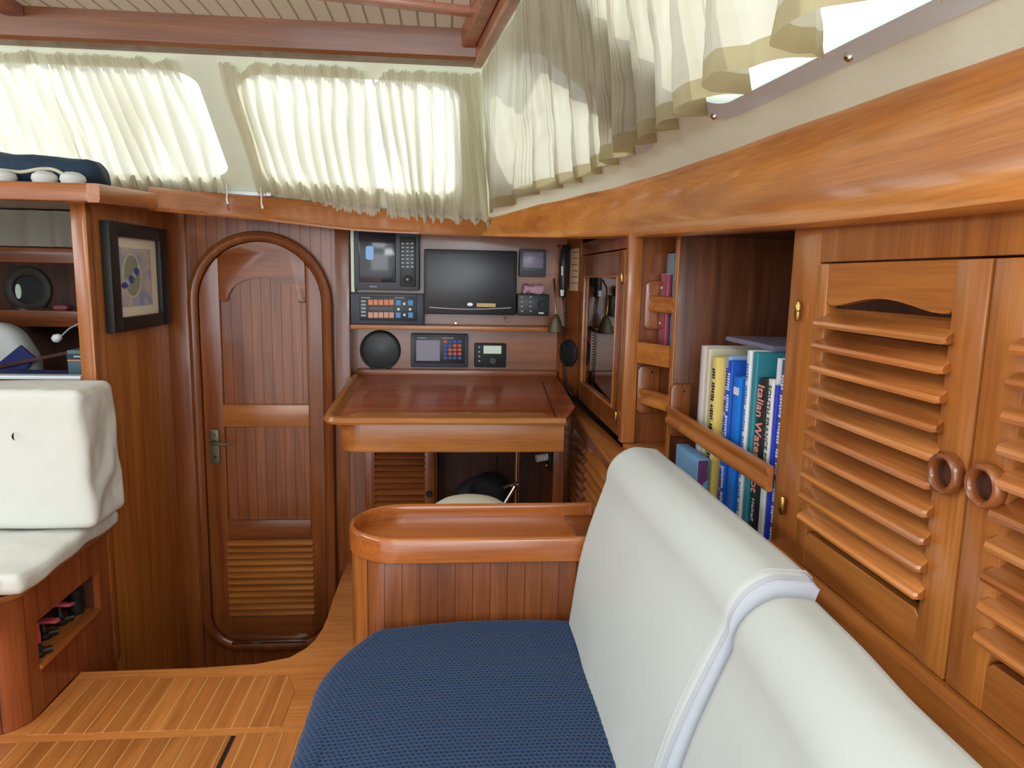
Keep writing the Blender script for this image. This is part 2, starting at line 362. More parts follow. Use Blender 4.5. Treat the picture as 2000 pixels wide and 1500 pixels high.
def text(name, s, mat, parent, origin, xdir, ydir, size, label=None, align='LEFT', ext=0.0004, font_bold=0.0):
    cu = bpy.data.curves.new(name, 'FONT'); cu.body = s; cu.size = size; cu.extrude = ext; cu.align_x = align; cu.offset = font_bold; cu.resolution_u = 3
    to = bpy.data.objects.new(name + '_src', cu); COL.objects.link(to)
    me = bpy.data.meshes.new_from_object(to.evaluated_get(bpy.context.evaluated_depsgraph_get())); bpy.data.objects.remove(to); bpy.data.curves.remove(cu)
    X = Vector(xdir).normalized(); Y = Vector(ydir).normalized(); Z = X.cross(Y)
    me.transform(Matrix.Translation(Vector(origin)) @ Matrix((X, Y, Z)).transposed().to_4x4())
    if len(me.vertices) == 0: return None
    me.name = name
    return link(name, me, mat, parent, smooth=0)
def arc(cx, cz, r, a0, a1, n=16):
    return [(cx + r * math.cos(math.radians(a0 + (a1 - a0) * i / n)), cz + r * math.sin(math.radians(a0 + (a1 - a0) * i / n))) for i in range(n + 1)]
def rrect(x0, x1, z0, z1, r, n=6):
    return arc(x1 - r, z0 + r, r, -90, 0, n) + arc(x1 - r, z1 - r, r, 0, 90, n) + arc(x0 + r, z1 - r, r, 90, 180, n) + arc(x0 + r, z0 + r, r, 180, 270, n)
def clip(poly, ax, val, keep_less):
    out = []; n = len(poly)
    for i in range(n):
        a, b = poly[i], poly[(i + 1) % n]; ia = (a[ax] <= val) == keep_less; ib = (b[ax] <= val) == keep_less
        if ia: out.append(a)
        if ia != ib:
            t = (val - a[ax]) / (b[ax] - a[ax]); out.append((a[0] + (b[0] - a[0]) * t, a[1] + (b[1] - a[1]) * t))
    return out
def lerp(a, b, t): return a + (b - a) * t
def interp(pts, t):      # piecewise-linear through [(t, Vector)]
    if t <= pts[0][0]: return pts[0][1].copy()
    for (a, pa), (b, pb) in zip(pts, pts[1:]):
        if t <= b: return pa.lerp(pb, (t - a) / (b - a))
    return pts[-1][1].copy()
XL = -1.15          # face of the port partition wall
# ================================================================ SETTING
# --- raised sole (floor): outline from the photo, rounded cut-out towards the door well
edge = [(500, 1298), (567, 1285), (600, 1266), (617, 1250), (630, 1228), (640, 1205), (650, 1167), (667, 1123)]
ep = [P(a, b, z=0) for a, b in edge]
outline = [(-1.15, -0.9), (0.70, -0.9), (0.70, 3.02), (-0.44, 3.02), (-0.445, 2.8), (-0.445, 2.6)]
outline += [(ep[i].x, ep[i].y) for i in range(5, -1, -1)] + [(-0.80, 2.168), (-1.147, 2.165)]
outline[0] = (-1.147, -0.9)
outline.insert(0, (-2.3, -0.9)); outline.append((-1.147, 1.97)); outline += arc(-1.24, 1.94, 0.095, 0, -90, 6)[0:] + [(-2.3, 1.845)]
bm = prism(B(), outline, 'z', -0.045, 0.0, bev=0.003)
fl = struct('floor', bm, 'sole_frame')
inlay = B(); prism(inlay, [(-1.13, 1.85), (-0.46, 1.85), (-0.46, 2.02), (-0.50, 2.11), (-1.13, 2.112)], 'z', 0.0, 0.0018, bev=0.0006, seg=1)
struct('floor_inlay', inlay, 'sole', fl)
single('floor_hatch', prism(B(), [(-1.5, 1.15), (-0.585, 1.15), (-0.585, 1.815), (-1.5, 1.815)], 'z', 0.0005, 0.0045, bev=0.0015), 'sole',
       'planked teak hatch lid set into the raised sole at the bottom left', 'hatch')
bm = B(); prism(bm, [(-0.572, 1.15), (-0.40, 1.15), (-0.40, 1.825), (-0.572, 1.825)], 'z', 0.0, 0.002, bev=0.0006, seg=1); struct('floor_inlay', bm, 'sole', fl)
bm = bx(-1.5, -0.40, 1.8158, 1.8185, 0.0, 0.0006); struct('hatch_gap', bm, 'black2', fl)
bm = bx(-0.5845, -0.5735, 1.15, 1.8157, 0.0, 0.0006); struct('hatch_gap', bm, 'black2', fl)
# front face of the step and the lower well floor
struct('trim_1', bx(-1.147, -0.8, 2.13, 2.15, -0.6, -0.047), 'red_z')
st = B(); pl = [(-0.8, 2.13)] + [(ep[i].x + 0.02, ep[i].y - 0.02) for i in range(0, 6)] + [(-0.42, 2.6), (-0.42, 3.02)]
loft(st, [[Vector((p[0], p[1], -0.6)) for p in pl], [Vector((p[0], p[1], -0.047)) for p in pl]], closed=False, caps=False)
struct('wall_well', st, 'red_z')
struct('floor_well', bx(-2.9, 1.1, -0.9, 4.2, -0.64, -0.6), 'sole_frame')
# --- front bulkhead: planked, with darker corner post
struct('wall_front', bx(-1.20, -0.42, 3.03, 3.06, -0.6, 1.62), 'red_plank')
struct('trim_2', bx(-1.15, -1.07, 3.010, 3.029, -0.6, 1.5, bev=0.002), 'red_z')
struct('trim_3', bx(-0.475, -0.418, 3.004, 3.029, -0.045, 1.5, bev=0.002), 'red_z')
# --- port partition wall carrying the picture
struct('wall_port_partition', bx(XL - 0.03, XL, 2.41, 3.03, -0.6, 1.52), 'gold_side')
struct('wall_port_aft', bx(-2.6, -1.195, 2.405, 2.43, -0.1, 0.895), 'gold_z')
# posts framing the opening
op = structroot('window_1', (-1.2, 2.4, 0.9))
struct('frame_post', bx(-1.196, -1.148, 2.392, 2.432, -0.1, 1.46, bev=0.003), 'gold_z', op)
bm = bx(-1.158, -1.145, 2.382, 2.396, 0.40, 1.46, bev=0.004); struct('frame_bead', bm, 'gold_z', op)
struct('sill', bx(-2.4, -1.196, 2.385, 2.43, 0.893, 0.905, bev=0.002), 'alu', op)
# --- hull and deck shell around the cabin
sh = structroot('wall_hull', (1.1, 1, 0))
struct('hull_starboard', bx(1.05, 1.1, -0.9, 4.2, -0.7, 1.6), 'dark_in', sh)
struct('hull_bow', bx(-2.8, 1.1, 4.15, 4.2, -0.7, 1.7), 'dark_in', sh)
struct('hull_port', bx(-2.8, -2.75, -0.9, 4.2, -0.7, 1.55), 'dark_in', sh)
# deck planes outside the cabin sides
TP = [(0.16, 2.92, 1.49), (0.33, 2.75, 1.528), (0.47, 2.558, 1.55), (0.59, 2.278, 1.565), (0.65, 1.942, 1.569), (0.69, 1.491, 1.565), (0.70, 1.112, 1.555), (0.70, 0.863, 1.543), (0.70, 0.3, 1.535), (0.70, -0.9, 1.53)]
TPi = [(-t[1], Vector(t)) for t in TP]
def TT(y): return interp(TPi, -y)
def BB(y): yb = min(y, 2.437); return Vector((0.095 + 0.122 * (2.437 - yb), yb, 1.93))
def QQ(y, wv): return TT(y).lerp(BB(y), wv)
dk = structroot('wall_deck', (0.5, 3, 1.6))
bm = B(); loft(bm, [[Vector(t) + Vector((0.02, 0, 0.0)) for t in TP], [Vector((1.3, t[1], 1.6)) for t in TP]], closed=False, caps=False); struct('side_deck', bm, 'cream', dk)
bm = B(); fd = [(-2.8, 2.96, 1.56), (-0.75, 2.96, 1.56), (0.16, 2.96, 1.50), (0.4, 2.75, 1.54), (1.3, 2.7, 1.6)]
loft(bm, [[Vector(t) for t in fd], [Vector((t[0], 4.3, 1.62)) for t in fd]], closed=False, caps=False); struct('fore_deck', bm, 'cream', dk)
# --- slanted window panels (cream) with rounded window openings
def hole_panel(name, fn, cell, hole, rad, nrm, th=0.012, wn=None, frame=None):
    """fn(u,v)->point on the slanted wall; outer cell and rounded opening; optional metal frame around it"""
    u0, u1, v0, v1 = cell; a0, a1, c0, c1 = hole; n = 8
    inner = rrect(a0, a1, c0, c1, rad, n)
    outer = []
    cs = [(u1, v0), (u1, v1), (u0, v1), (u0, v0)]; ctr = [(a1 - rad, c0 + rad), (a1 - rad, c1 - rad), (a0 + rad, c1 - rad), (a0 + rad, c0 + rad)]
    for k in range(4):
        for i in range(n + 1):
            p = inner[k * (n + 1) + i]
            t = i / n
            # walk along the outer rectangle's corner
            if k == 0: q = (lerp(a1 - rad, u1, min(1, 2 * t)), v0) if t <= 0.5 else (u1, lerp(v0, c0 + rad, 2 * t - 1))
            if k == 1: q = (u1, lerp(c1 - rad, v1, min(1, 2 * t))) if t <= 0.5 else (lerp(u1, a1 - rad, 2 * t - 1), v1)
            if k == 2: q = (lerp(a0 + rad, u0, min(1, 2 * t)), v1) if t <= 0.5 else (u0, lerp(v1, c1 - rad, 2 * t - 1))
            if k == 3: q = (u0, lerp(c0 + rad, v0, min(1, 2 * t))) if t <= 0.5 else (lerp(u0, a0 + rad, 2 * t - 1), v0)
            outer.append(q)
    def fine(l):     # the wall is gently curved: follow it with extra points on the straight sides
        o = []
        for k in range(len(l)):
            a, b = l[k], l[(k + 1) % len(l)]; o.append(a)
            if k % (n + 1) == n: o += [(lerp(a[0], b[0], t / 10), lerp(a[1], b[1], t / 10)) for t in range(1, 10)]
        return o
    inner, outer = fine(inner), fine(outer)
    nr = Vector(nrm).normalized()
    bm = B(); I = [fn(*p) for p in inner]; O = [fn(*p) for p in outer]
    loft(bm, [[p for p in O], [p for p in I], [p - nr * th for p in I]], caps=False)
    root = struct(name, bm, 'cream')
    g = B(); vs2 = [g.verts.new(p - nr * th * 0.7) for p in I]; g.faces.new(vs2)
    struct('pane', g, 'glass', root, smooth=0)
    if frame:
        cx, cy = (a0 + a1) / 2, (c0 + c1) / 2; bm = B()
        fu, fv = frame
        def ex(p, k): return (p[0] + fu * k * (1 if p[0] > cx else -1), p[1] + fv * k * (1 if p[1] > cy else -1))
        E1 = [fn(*ex(p, 1)) for p in inner]
        loft(bm, [[p + nr * 0.000 for p in E1], [p + nr * 0.004 for p in E1], [p + nr * 0.005 for p in I], [p - nr * 0.002 for p in I]], caps=False)
        struct('window_frame', bm, 'alu', root)
    return root
def side(u, v): return QQ(u, v)
NS = (-0.62, -0.1, -0.78)
NS2 = (-(1.93 - 1.56), 0, -(0.70 - 0.29))
w2 = hole_panel('window_2', side, (1.90, 2.92, -0.09, 1.0), (2.02, 2.80, 0.19, 0.86), 0.10, NS2, frame=(0.06, 0.05))
w3 = hole_panel('window_3', side, (0.35, 1.90, -0.09, 1.0), (0.42, 1.62, 0.19, 0.86), 0.09, NS2, frame=(0.055, 0.06))
w3b = struct('wall_starboard_upper', loft(B(), [[QQ(y, -0.09) for y in (0.35, 0.0, -0.9)], [QQ(y, 1) for y in (0.35, 0.0, -0.9)]], closed=False, caps=False), 'cream')
for (yy, ww, rt) in ((1.635, 0.165, w3), (1.14, 0.15, w3), (2.115, 0.185, w2)):
    c = QQ(yy, ww); nn = Vector(NS2).normalized()
    bm = B(); lathe(bm, c, [(0.0085, 0.002), (0.0085, 0.006), (0.006, 0.010), (0.001, 0.0115)], axis=tuple(nn), n=14); struct('screw', bm, 'steel', rt)
def front(u, v):   # u = x, v 0 bottom .. 1 top
    zb = 1.555 if u < -0.75 else lerp(1.555, 1.50, (u + 0.75) / 0.91)
    return Vector((u, lerp(2.93, 2.45, v), lerp(zb, 1.93, v)))
NF = (0, -0.43, -0.48)
w4 = hole_panel('window_4', front, (-2.2, -0.80, -0.06, 1), (-2.05, -0.835, 0.13, 0.9), 0.10, NF)
w5 = hole_panel('window_5', front, (-0.80, 0.16, -0.06, 1), (-0.70, 0.03, 0.14, 0.90), 0.10, NF)
bm = bx(-0.90, -0.70, 2.905, 2.925, 1.545, 1.562, bev=0.003); struct('trim_4', bm, 'alu')
# --- ceiling
bm = bx(-1.75, 0.35, -0.9, 2.47, 2.02, 2.05); struct('ceiling', bm, 'ceiling')
struct('ceiling_port', loft(B(), [[Vector((-1.75, y, 2.02)) for y in (-0.9, 2.47)], [Vector((-2.2, y, 1.94)) for y in (-0.9, 2.47)]], closed=False, caps=False), 'ceiling')
# front beam
bm = B(); prof = [(2.36, 2.022), (2.372, 1.94), (2.382, 1.93), (2.465, 1.93), (2.475, 1.94), (2.475, 2.022)]
loft(bm, [[Vector((x, p[0] + 0.02 * (x < -1.5), p[1])) for p in prof] for x in (-2.2, -1.2, -0.5, 0.10)]); struct('trim_5', bm, 'beam')
# fore-and-aft side beam on starboard, two strips
def beamstrip(name, o0, o1, z0, z1, mat):
    bm = B(); rings = []
    for y in (2.455, 1.8, 1.0, 0.2, -0.9):
        x = 0.095 + 0.122 * (2.437 - y)
        rings.append([Vector((x + o0, y, z1)), Vector((x + o0, y, z0 + 0.006)), Vector((x + o0 + 0.006, y, z0)), Vector((x + o1 - 0.004, y, z0)), Vector((x + o1, y, z0 + 0.004)), Vector((x + o1, y, z1))])
    loft(bm, rings); return struct(name, bm, mat)
beamstrip('trim_6', -0.03, 0.012, 1.928, 2.03, 'ceil_wood'); beamstrip('trim_7', -0.075, -0.031, 1.965, 2.03, 'ceil_wood')
a, b_ = P(600, -10, z=2.005), P(932, 28, z=2.005)
d = (b_ - a).normalized(); n_ = Vector((-d.y, d.x, 0)); e0 = a - d * 1.2
bm = B(); loft(bm, [[q + n_ * 0.018 + Vector((0, 0, 0.02)), q + n_ * 0.018, q + n_ * 0.014 - Vector((0, 0, 0.006)), q - n_ * 0.014 - Vector((0, 0, 0.006)), q - n_ * 0.018, q - n_ * 0.018 + Vector((0, 0, 0.02))] for q in (e0, b_)]); struct('trim_8', bm, 'ceil_wood')
struct('trim_9', bx(-1.33, -1.27, -0.9, 2.36, 1.99, 2.022, bev=0.004), 'ceil_wood')
# --- cove trim along the starboard side and the front
BT = [(0.12, 2.85, 1.409), (0.33, 2.66, 1.398), (0.46, 2.474, 1.391), (0.55, 2.169, 1.380), (0.61, 1.873, 1.370), (0.62, 1.303, 1.351), (0.62, 1.093, 1.344), (0.62, 0.907, 1.340), (0.61, 0.725, 1.337), (0.61, 0.3, 1.335), (0.61, -0.9, 1.333)]
def catmull(pts, k):
    out = []
    for i in range(len(pts) - 1):
        p0, p1, p2, p3 = pts[max(i - 1, 0)], pts[i], pts[i + 1], pts[min(i + 2, len(pts) - 1)]
        for j in range(k):
            t = j / k; out.append(0.5 * ((2 * p1) + (p2 - p0) * t + (2 * p0 - 5 * p1 + 4 * p2 - p3) * t * t + (3 * p1 - p0 - 3 * p2 + p3) * t ** 3))
    out.append(pts[-1].copy()); return out
def cove(bots, tops, out):
    rings = []
    for b, t in zip(bots, tops):
        d = t - b; L = d.length; o = Vector(out(b)); n = -o        # n points inboard
        pr = []
        shp = [(0.0, 0.0), (0.03, 0.10), (0.10, 0.145), (0.2, 0.12), (0.32, 0.05), (0.45, -0.03), (0.6, -0.08), (0.75, -0.07), (0.86, -0.02), (0.93, 0.02), (0.975, 0.02), (1.0, 0.0)]
        for v, off in shp: pr.append(b + d * v + n * off * L * 0.55)
        pr.append(t + o * 0.05 + Vector((0, 0, -0.004))); pr.append(b + o * 0.09 + Vector((0, 0, 0.02))); pr.append(b + o * 0.05 + Vector((0, 0, 0.0)))
        rings.append(pr)
    return loft(B(), rings)
PAIR = [((0.12, 2.85, 1.409), (0.16, 2.92, 1.487)), ((0.33, 2.66, 1.398), (0.33, 2.75, 1.528)), ((0.46, 2.474, 1.391), (0.47, 2.558, 1.550)), ((0.55, 2.169, 1.380), (0.59, 2.278, 1.565)),
        ((0.61, 1.80, 1.368), (0.66, 1.88, 1.569)), ((0.62, 1.303, 1.351), (0.694, 1.36, 1.562)), ((0.62, 1.0, 1.342), (0.70, 1.04, 1.552)), ((0.61, 0.725, 1.337), (0.70, 0.76, 1.541)), ((0.61, 0.2, 1.335), (0.70, 0.2, 1.534)), ((0.61, -0.9, 1.333), (0.70, -0.9, 1.53))]
bots = catmull([Vector(p[0]) for p in PAIR], 8); topsr = catmull([Vector(p[1]) for p in PAIR], 8)
def outdir(b):
    t = max(0.0, min(1.0, (b.y - 1.5) / 1.3)); a = math.radians(lerp(8, 62, t)); return Vector((math.cos(a), math.sin(a), 0))
struct('trim_10', cove(bots, topsr, outdir), 'trim', smooth=50)
fb = [(0.12, 2.85, 1.409), (-0.12, 2.85, 1.412), (-0.359, 2.85, 1.418), (-0.55, 2.85, 1.433), (-0.746, 2.85, 1.450), (-0.93, 2.81, 1.458), (-1.08, 2.70, 1.462)]
ft = [(0.16, 2.92, 1.49), (-0.12, 2.925, 1.505), (-0.359, 2.925, 1.52), (-0.55, 2.92, 1.535), (-0.746, 2.91, 1.548), (-0.93, 2.87, 1.55), (-1.10, 2.76, 1.552)]
fbs = catmull([Vector(p) for p in fb], 6); fts = catmull([Vector(p) for p in ft], 6)
def cove2(bots, tops):
    rings = []
    for b, t in zip(bots, tops):
        d = t - b; n = Vector((0, -1, 0)); L = d.length
        pr = [b + d * v + n * off for v, off in ((0, 0), (0.06, 0.006), (0.2, 0.007), (0.5, 0.003), (0.75, 0.006), (0.93, 0.006), (1.0, -0.006))]
        pr += [t + Vector((0, 0.06, 0)), b + Vector((0, 0.16, 0.03)), b + Vector((0, 0.03, 0))]
        rings.append(pr)
    return loft(B(), rings)
struct('trim_11', cove2(fbs, fts), 'trim_x', smooth=50)
# shelf fascia over the port opening, turning the corner
struct('trim_12', bx(-2.4, -1.09, 2.29, 2.34, 1.450, 1.505, bev=0.006), 'trim_x')
bm = B(); loft(bm, [[Vector((-1.092, y, 1.452 + dz)), Vector((-1.060, y, 1.452 + dz)), Vector((-1.056, y, 1.460 + dz)), Vector((-1.056, y, 1.502 + dz)), Vector((-1.060, y, 1.508 + dz)), Vector((-1.092, y, 1.508 + dz))] for y, dz in ((2.29, -0.003), (2.72, 0.016))]); struct('trim_13', bm, 'gold_y')
struct('trim_14', bx(-2.4, -1.10, 2.34, 3.0, 1.480, 1.500), 'gold_x')
# ================================================================ DOOR
AC = (-0.7765, 1.128); DX0, DX1 = -1.024, -0.529; RI = 0.2475
def door_loop(g, n=20):      # outline grown by g
    r = RI + g; rb = 0.125 + g; zb = -0.355 - g
    return arc(AC[0], AC[1], r, 0, 180, n) + arc(DX0 - g + rb, zb + rb, rb, 180, 270, 8) + arc(DX1 + g - rb, zb + rb, rb, 270, 360, 8)
door = structroot('door_1', (AC[0], 3.0, -0.355))
bm = B()
loft(bm, [[Vector((p[0], 3.0295, p[1])) for p in door_loop(0.0)], [Vector((p[0], 2.985, p[1])) for p in door_loop(0.001)], [Vector((p[0], 2.979, p[1])) for p in door_loop(0.007)],
          [Vector((p[0], 2.975, p[1])) for p in door_loop(0.022)], [Vector((p[0], 2.981, p[1])) for p in door_loop(0.037)], [Vector((p[0], 2.990, p[1])) for p in door_loop(0.041)], [Vector((p[0], 3.0295, p[1])) for p in door_loop(0.042)]], caps=False)
struct('door_surround', bm, 'red_z', door)
dl = door_loop(-0.003)
struct('door_panel', prism(B(), [(p[0], p[1]) for p in dl], 'y', 3.012, 3.0285), 'door_plank', door)
PX0, PX1 = -0.941, -0.595
def dpart(nm, poly, mat, y0=2.998, y1=3.012, bev=0.003): return struct(nm, prism(B(), poly, 'y', y0, y1, bev=bev), mat, door)
dpart('door_stile', clip(dl, 0, PX0, True), 'red_z'); dpart('door_stile', clip(dl, 0, PX1, False), 'red_z')
tp_ = clip(clip(dl, 0, PX0, False), 0, PX1, True); tp_ = clip(tp_, 1, 1.13, False)
arcpts = [(PX1, 1.130), (-0.617, 1.130)] + arc(-0.766, 1.128, 0.149, 12, 168, 16)
arcpts = [(PX1, 1.130), (-0.622, 1.130), (-0.622, 1.142)] + [(-0.766 + 0.140 * math.cos(math.radians(t)), 1.142 + 0.088 * math.sin(math.radians(t))) for t in range(8, 173, 8)] + [(-0.910, 1.142), (-0.910, 1.130), (PX0, 1.130)]
up = [p for p in tp_ if p[1] > 1.14]
up.sort(key=lambda p: p[0])
dpart('door_top_rail', up + arcpts, 'red_x')
dpart('door_mid_rail', [(PX0 - 0.004, 0.608), (PX1 + 0.004, 0.608), (PX1 + 0.004, 0.702), (PX0 - 0.004, 0.702)], 'gold_x', 2.994, 3.012)
dpart('door_mid_rail', [(PX0 - 0.002, 0.113), (PX1 + 0.002, 0.113), (PX1 + 0.002, 0.198), (PX0 - 0.002, 0.198)], 'red_x', 2.994, 3.012)
bt = clip(clip(clip(dl, 0, PX0, False), 0, PX1, True), 1, -0.242, True); dpart('door_bottom_rail', bt, 'red_x')
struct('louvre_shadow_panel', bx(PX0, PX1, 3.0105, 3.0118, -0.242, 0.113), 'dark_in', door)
for i in range(12):
    z = 0.094 - i * 0.0292; bm = B()
    prof = [(3.010, z + 0.011), (2.990, z + 0.004), (2.986, z - 0.001), (2.986, z - 0.007), (2.990, z - 0.011), (3.010, z - 0.005)]
    rings = [[Vector((x, 3.0 + (p[0] - 3.0) * s, z + (p[1] - z) * s)) for p in prof] for x, s in ((PX0 - 0.010, 0.7), (PX0 - 0.006, 1), (PX1 + 0.006, 1), (PX1 + 0.010, 0.7))]
    loft(bm, rings); struct('louvre_slat', bm, 'gold_x', door)
struct('threshold_strip', bx(-0.94, -0.62, 2.972, 2.995, -0.362, -0.350, bev=0.003), 'steel', door)
h0 = P(409, 838, y=2.995); h1 = P(431, 906, y=2.995)
hp = struct('handle_plate', prism(B(), rrect(h0.x, h1.x, h1.z, h0.z, 0.010, 4), 'y', 2.986, 2.998, bev=0.003), 'bronze', door)
bm = B(); zc = h0.z - 0.052; xc = (h0.x + h1.x) / 2
tube(bm, [(xc, 2.990, zc), (xc, 2.965, zc), (xc + 0.01, 2.950, zc), (xc + 0.03, 2.945, zc), (xc + 0.06, 2.946, zc - 0.003), (xc + 0.09, 2.948, zc + 0.003)], [0.008, 0.008, 0.008, 0.007, 0.006, 0.004], 10)
struct('lever', bm, 'bronze', hp)
bm = B(); cyl(bm, (xc, 2.987, zc + 0.026), 'y', 0.008, -0.006, 14, bev=0.001); struct('lock_button', bm, 'bronze', hp)
bm = B(); cyl(bm, (xc, 2.987, zc - 0.065), 'y', 0.0055, -0.004, 14, bev=0.001); struct('keyhole', bm, 'black2', hp)
# ================================================================ PICTURE
px_ = XL + 0.001
pic = thing('picture_frame', 'black framed blue and grey abstract picture hanging left of the arched door', 'picture', (px_, 2.70, 1.04))
y0, y1, z0, z1 = 2.475, 2.955, 1.038, 1.41
my0, my1, mz0, mz1 = 2.540, 2.885, 1.086, 1.362
bm = B()
for (a0, a1, b0, b1) in ((y0, my0, z0, z1), (my1, y1, z0, z1), (my0 - 0.001, my1 + 0.001, z0, mz0), (my0 - 0.001, my1 + 0.001, mz1, z1)): box(bm, px_, px_ + 0.030, a0, a1, b0, b1, bev=0.003)
part('frame', bm, 'frame_black', pic)
part('mount', bx(px_ + 0.006, px_ + 0.012, my0 - 0.004, my1 + 0.004, mz0 - 0.004, mz1 + 0.004), 'mat', pic)
art = part('artwork', bx(px_ + 0.0122, px_ + 0.0135, my0 + 0.035, my1 - 0.055, mz0 + 0.035, mz1 - 0.035), 'art', pic)
def blob(pts, x, t, nm, mt): part(nm, prism(B(), pts, 'x', x, x + t), mt, art, smooth=0)
ov = lambda cy, cz, ry, rz, n=28, k=0.0: [(cy + ry * math.cos(2 * math.pi * i / n) * (1 + k * math.cos(4 * math.pi * i / n)), cz + rz * math.sin(2 * math.pi * i / n)) for i in range(n)]
blob(ov(2.665, 1.23, 0.078, 0.080), px_ + 0.0137, 0.0005, 'oval_ring', 'art_ring'); blob(ov(2.665, 1.23, 0.064, 0.072), px_ + 0.0143, 0.0005, 'oval', 'art_oval')
for cy, cz, ry, rz, mm in ((2.60, 1.196, 0.022, 0.012, 'art_blue'), (2.625, 1.208, 0.022, 0.012, 'art_white'), (2.655, 1.216, 0.020, 0.016, 'art_blue'), (2.68, 1.232, 0.014, 0.012, 'art_white'), (2.70, 1.245, 0.018, 0.016, 'art_blue'), (2.72, 1.262, 0.010, 0.010, 'art_ring')):
    blob(ov(cy, cz, ry, rz, 9, 0.25), px_ + 0.0148 + random.random() * 0.0004, 0.0004, 'brush_mark', mm)
# ================================================================ CHART TABLE
ct_ = thing('chart_table', 'glossy teak chart table with raised fiddle below the instrument shelves', 'table', (0.03, 2.7, 0.64))
def dz(y): return 0.76 + (y - 2.42) / 0.6 * 0.06
DY0 = 2.415
def slab(pts, h, t, bev=0.003):     # sloping slab following the desk plane
    bm = prism(B(), pts, 'z', 0, t, bev=bev)
    for v in bm.verts: v.co.z += dz(v.co.y) + h
    return bm
lout = [(0.475, 3.12), (-0.405, 3.12), (-0.41, 2.50)] + arc(-0.355, 2.465, 0.055, 180, 270, 6) + [(0.40, 2.41), (0.475, 2.60)]
part('tabletop', slab(lout, -0.018, 0.012), 'desk_top', ct_)
fid = [(-0.395, 3.02), (-0.405, 2.75), (-0.41, 2.50)] + arc(-0.370, 2.452, 0.042, 180, 270, 5) + [(-0.2, 2.41), (0.1, 2.41), (0.405, 2.41)]
bm = B(); sec = [(-0.020, -0.014), (-0.023, -0.006), (-0.016, 0.008), (-0.006, 0.012), (0.006, 0.010), (0.012, 0.002), (0.030, -0.006), (0.030, -0.014)]
rings = []
for i, p in enumerate(fid):
    q0 = Vector(fid[max(0, i - 1)] + (0,)); q1 = Vector(fid[min(len(fid) - 1, i + 1)] + (0,)); t = (q1 - q0).normalized(); n = Vector((t.y, -t.x, 0))
    # outward normal: to the left of the path is the table
    n = -n if n.dot(Vector((0.0, 2.8, 0)) - Vector(p + (0,))) > 0 else n
    rings.append([Vector((p[0], p[1], dz(p[1]) + h)) + n * (-o) for o, h in sec])
loft(bm, rings); part('fiddle_rail', bm, 'gold_x', ct_)
bm = B(); lid = [(-0.36, 2.475), (0.355, 2.475), (0.36, 2.49), (0.30, 2.62), (-0.30, 2.62)]
fr = prism(B(), [(-0.36, 2.455), (0.365, 2.455), (0.335, 2.515), (-0.32, 2.515)], 'z', 0, 0.004, bev=0.0015)
for v in fr.verts: v.co.z += dz(v.co.y) - 0.006
part('front_edging', fr, 'gold_x', ct_)
fr = prism(B(), [(0.375, 2.46), (0.382, 2.46), (0.400, 3.0), (0.392, 3.0)], 'z', 0, 0.0012)
for v in fr.verts: v.co.z += dz(v.co.y) - 0.006
part('lid_seam', fr, 'dark_in', ct_)
part('back_rail', bx(-0.405, 0.475, 3.085, 3.12, 0.812, 0.845, bev=0.006), 'red_x', ct_)
ap = [(0.405, 2.425), (0.405, 2.445), (-0.30, 2.445)] + arc(-0.30, 2.505, 0.06, 270, 180, 6)[1:] + [(-0.36, 3.02), (-0.385, 3.02)] + arc(-0.305, 2.505, 0.080, 180, 270, 8)
part('apron', prism(B(), ap, 'z', 0.640, 0.748, bev=0.004), 'gold_x', ct_)
part('underside', bx(-0.35, 0.40, 2.46, 3.0, 0.70, 0.715), 'red_x', ct_)
# ================================================================ INSTRUMENT NICHE
struct('wall_instruments', bx(-0.42, 0.50, 3.07, 3.09, 1.045, 1.47), 'red_x')
struct('wall_niche_lower', bx(-0.42, 0.50, 3.12, 3.14, -0.05, 1.045), 'red_x')
struct('wall_niche_side', bx(-0.445, -0.418, 3.031, 3.14, -0.05, 1.47), 'red_z')
sh_ = single('instrument_shelf', bx(-0.416, 0.485, 3.0, 3.119, 1.024, 1.044, bev=0.003), 'gold_x', 'narrow teak shelf under the black television and orange-buttoned panel', 'shelf')
bm = B(); prism(bm, [(0.475, 3.12), (0.50, 3.14), (0.565, 3.03), (0.552, 2.99), (0.548, 2.99)], 'z', 0.75, 1.42); struct('wall_niche_corner', bm, 'red_z')
NY = 3.069
def panel_box(px0, py0, px1, py1, yf, yb, mat, parent, name, bev=0.004):
    a = P(px0, py0, y=yf); c = P(px1, py1, y=yf)
    return part(name, bx(a.x, c.x, yf, yb, c.z, a.z, bev=bev), mat, parent), a, c
def on(px, py, yf): return P(px, py, y=yf)
def btn(px0, py0, px1, py1, yf, mat, parent, name='button', t=0.004):
    a = P(px0, py0, y=yf); c = P(px1, py1, y=yf); return part(name, bx(a.x, c.x, yf - t, yf - 0.0002, c.z, a.z, bev=0.0012, seg=1), mat, parent)
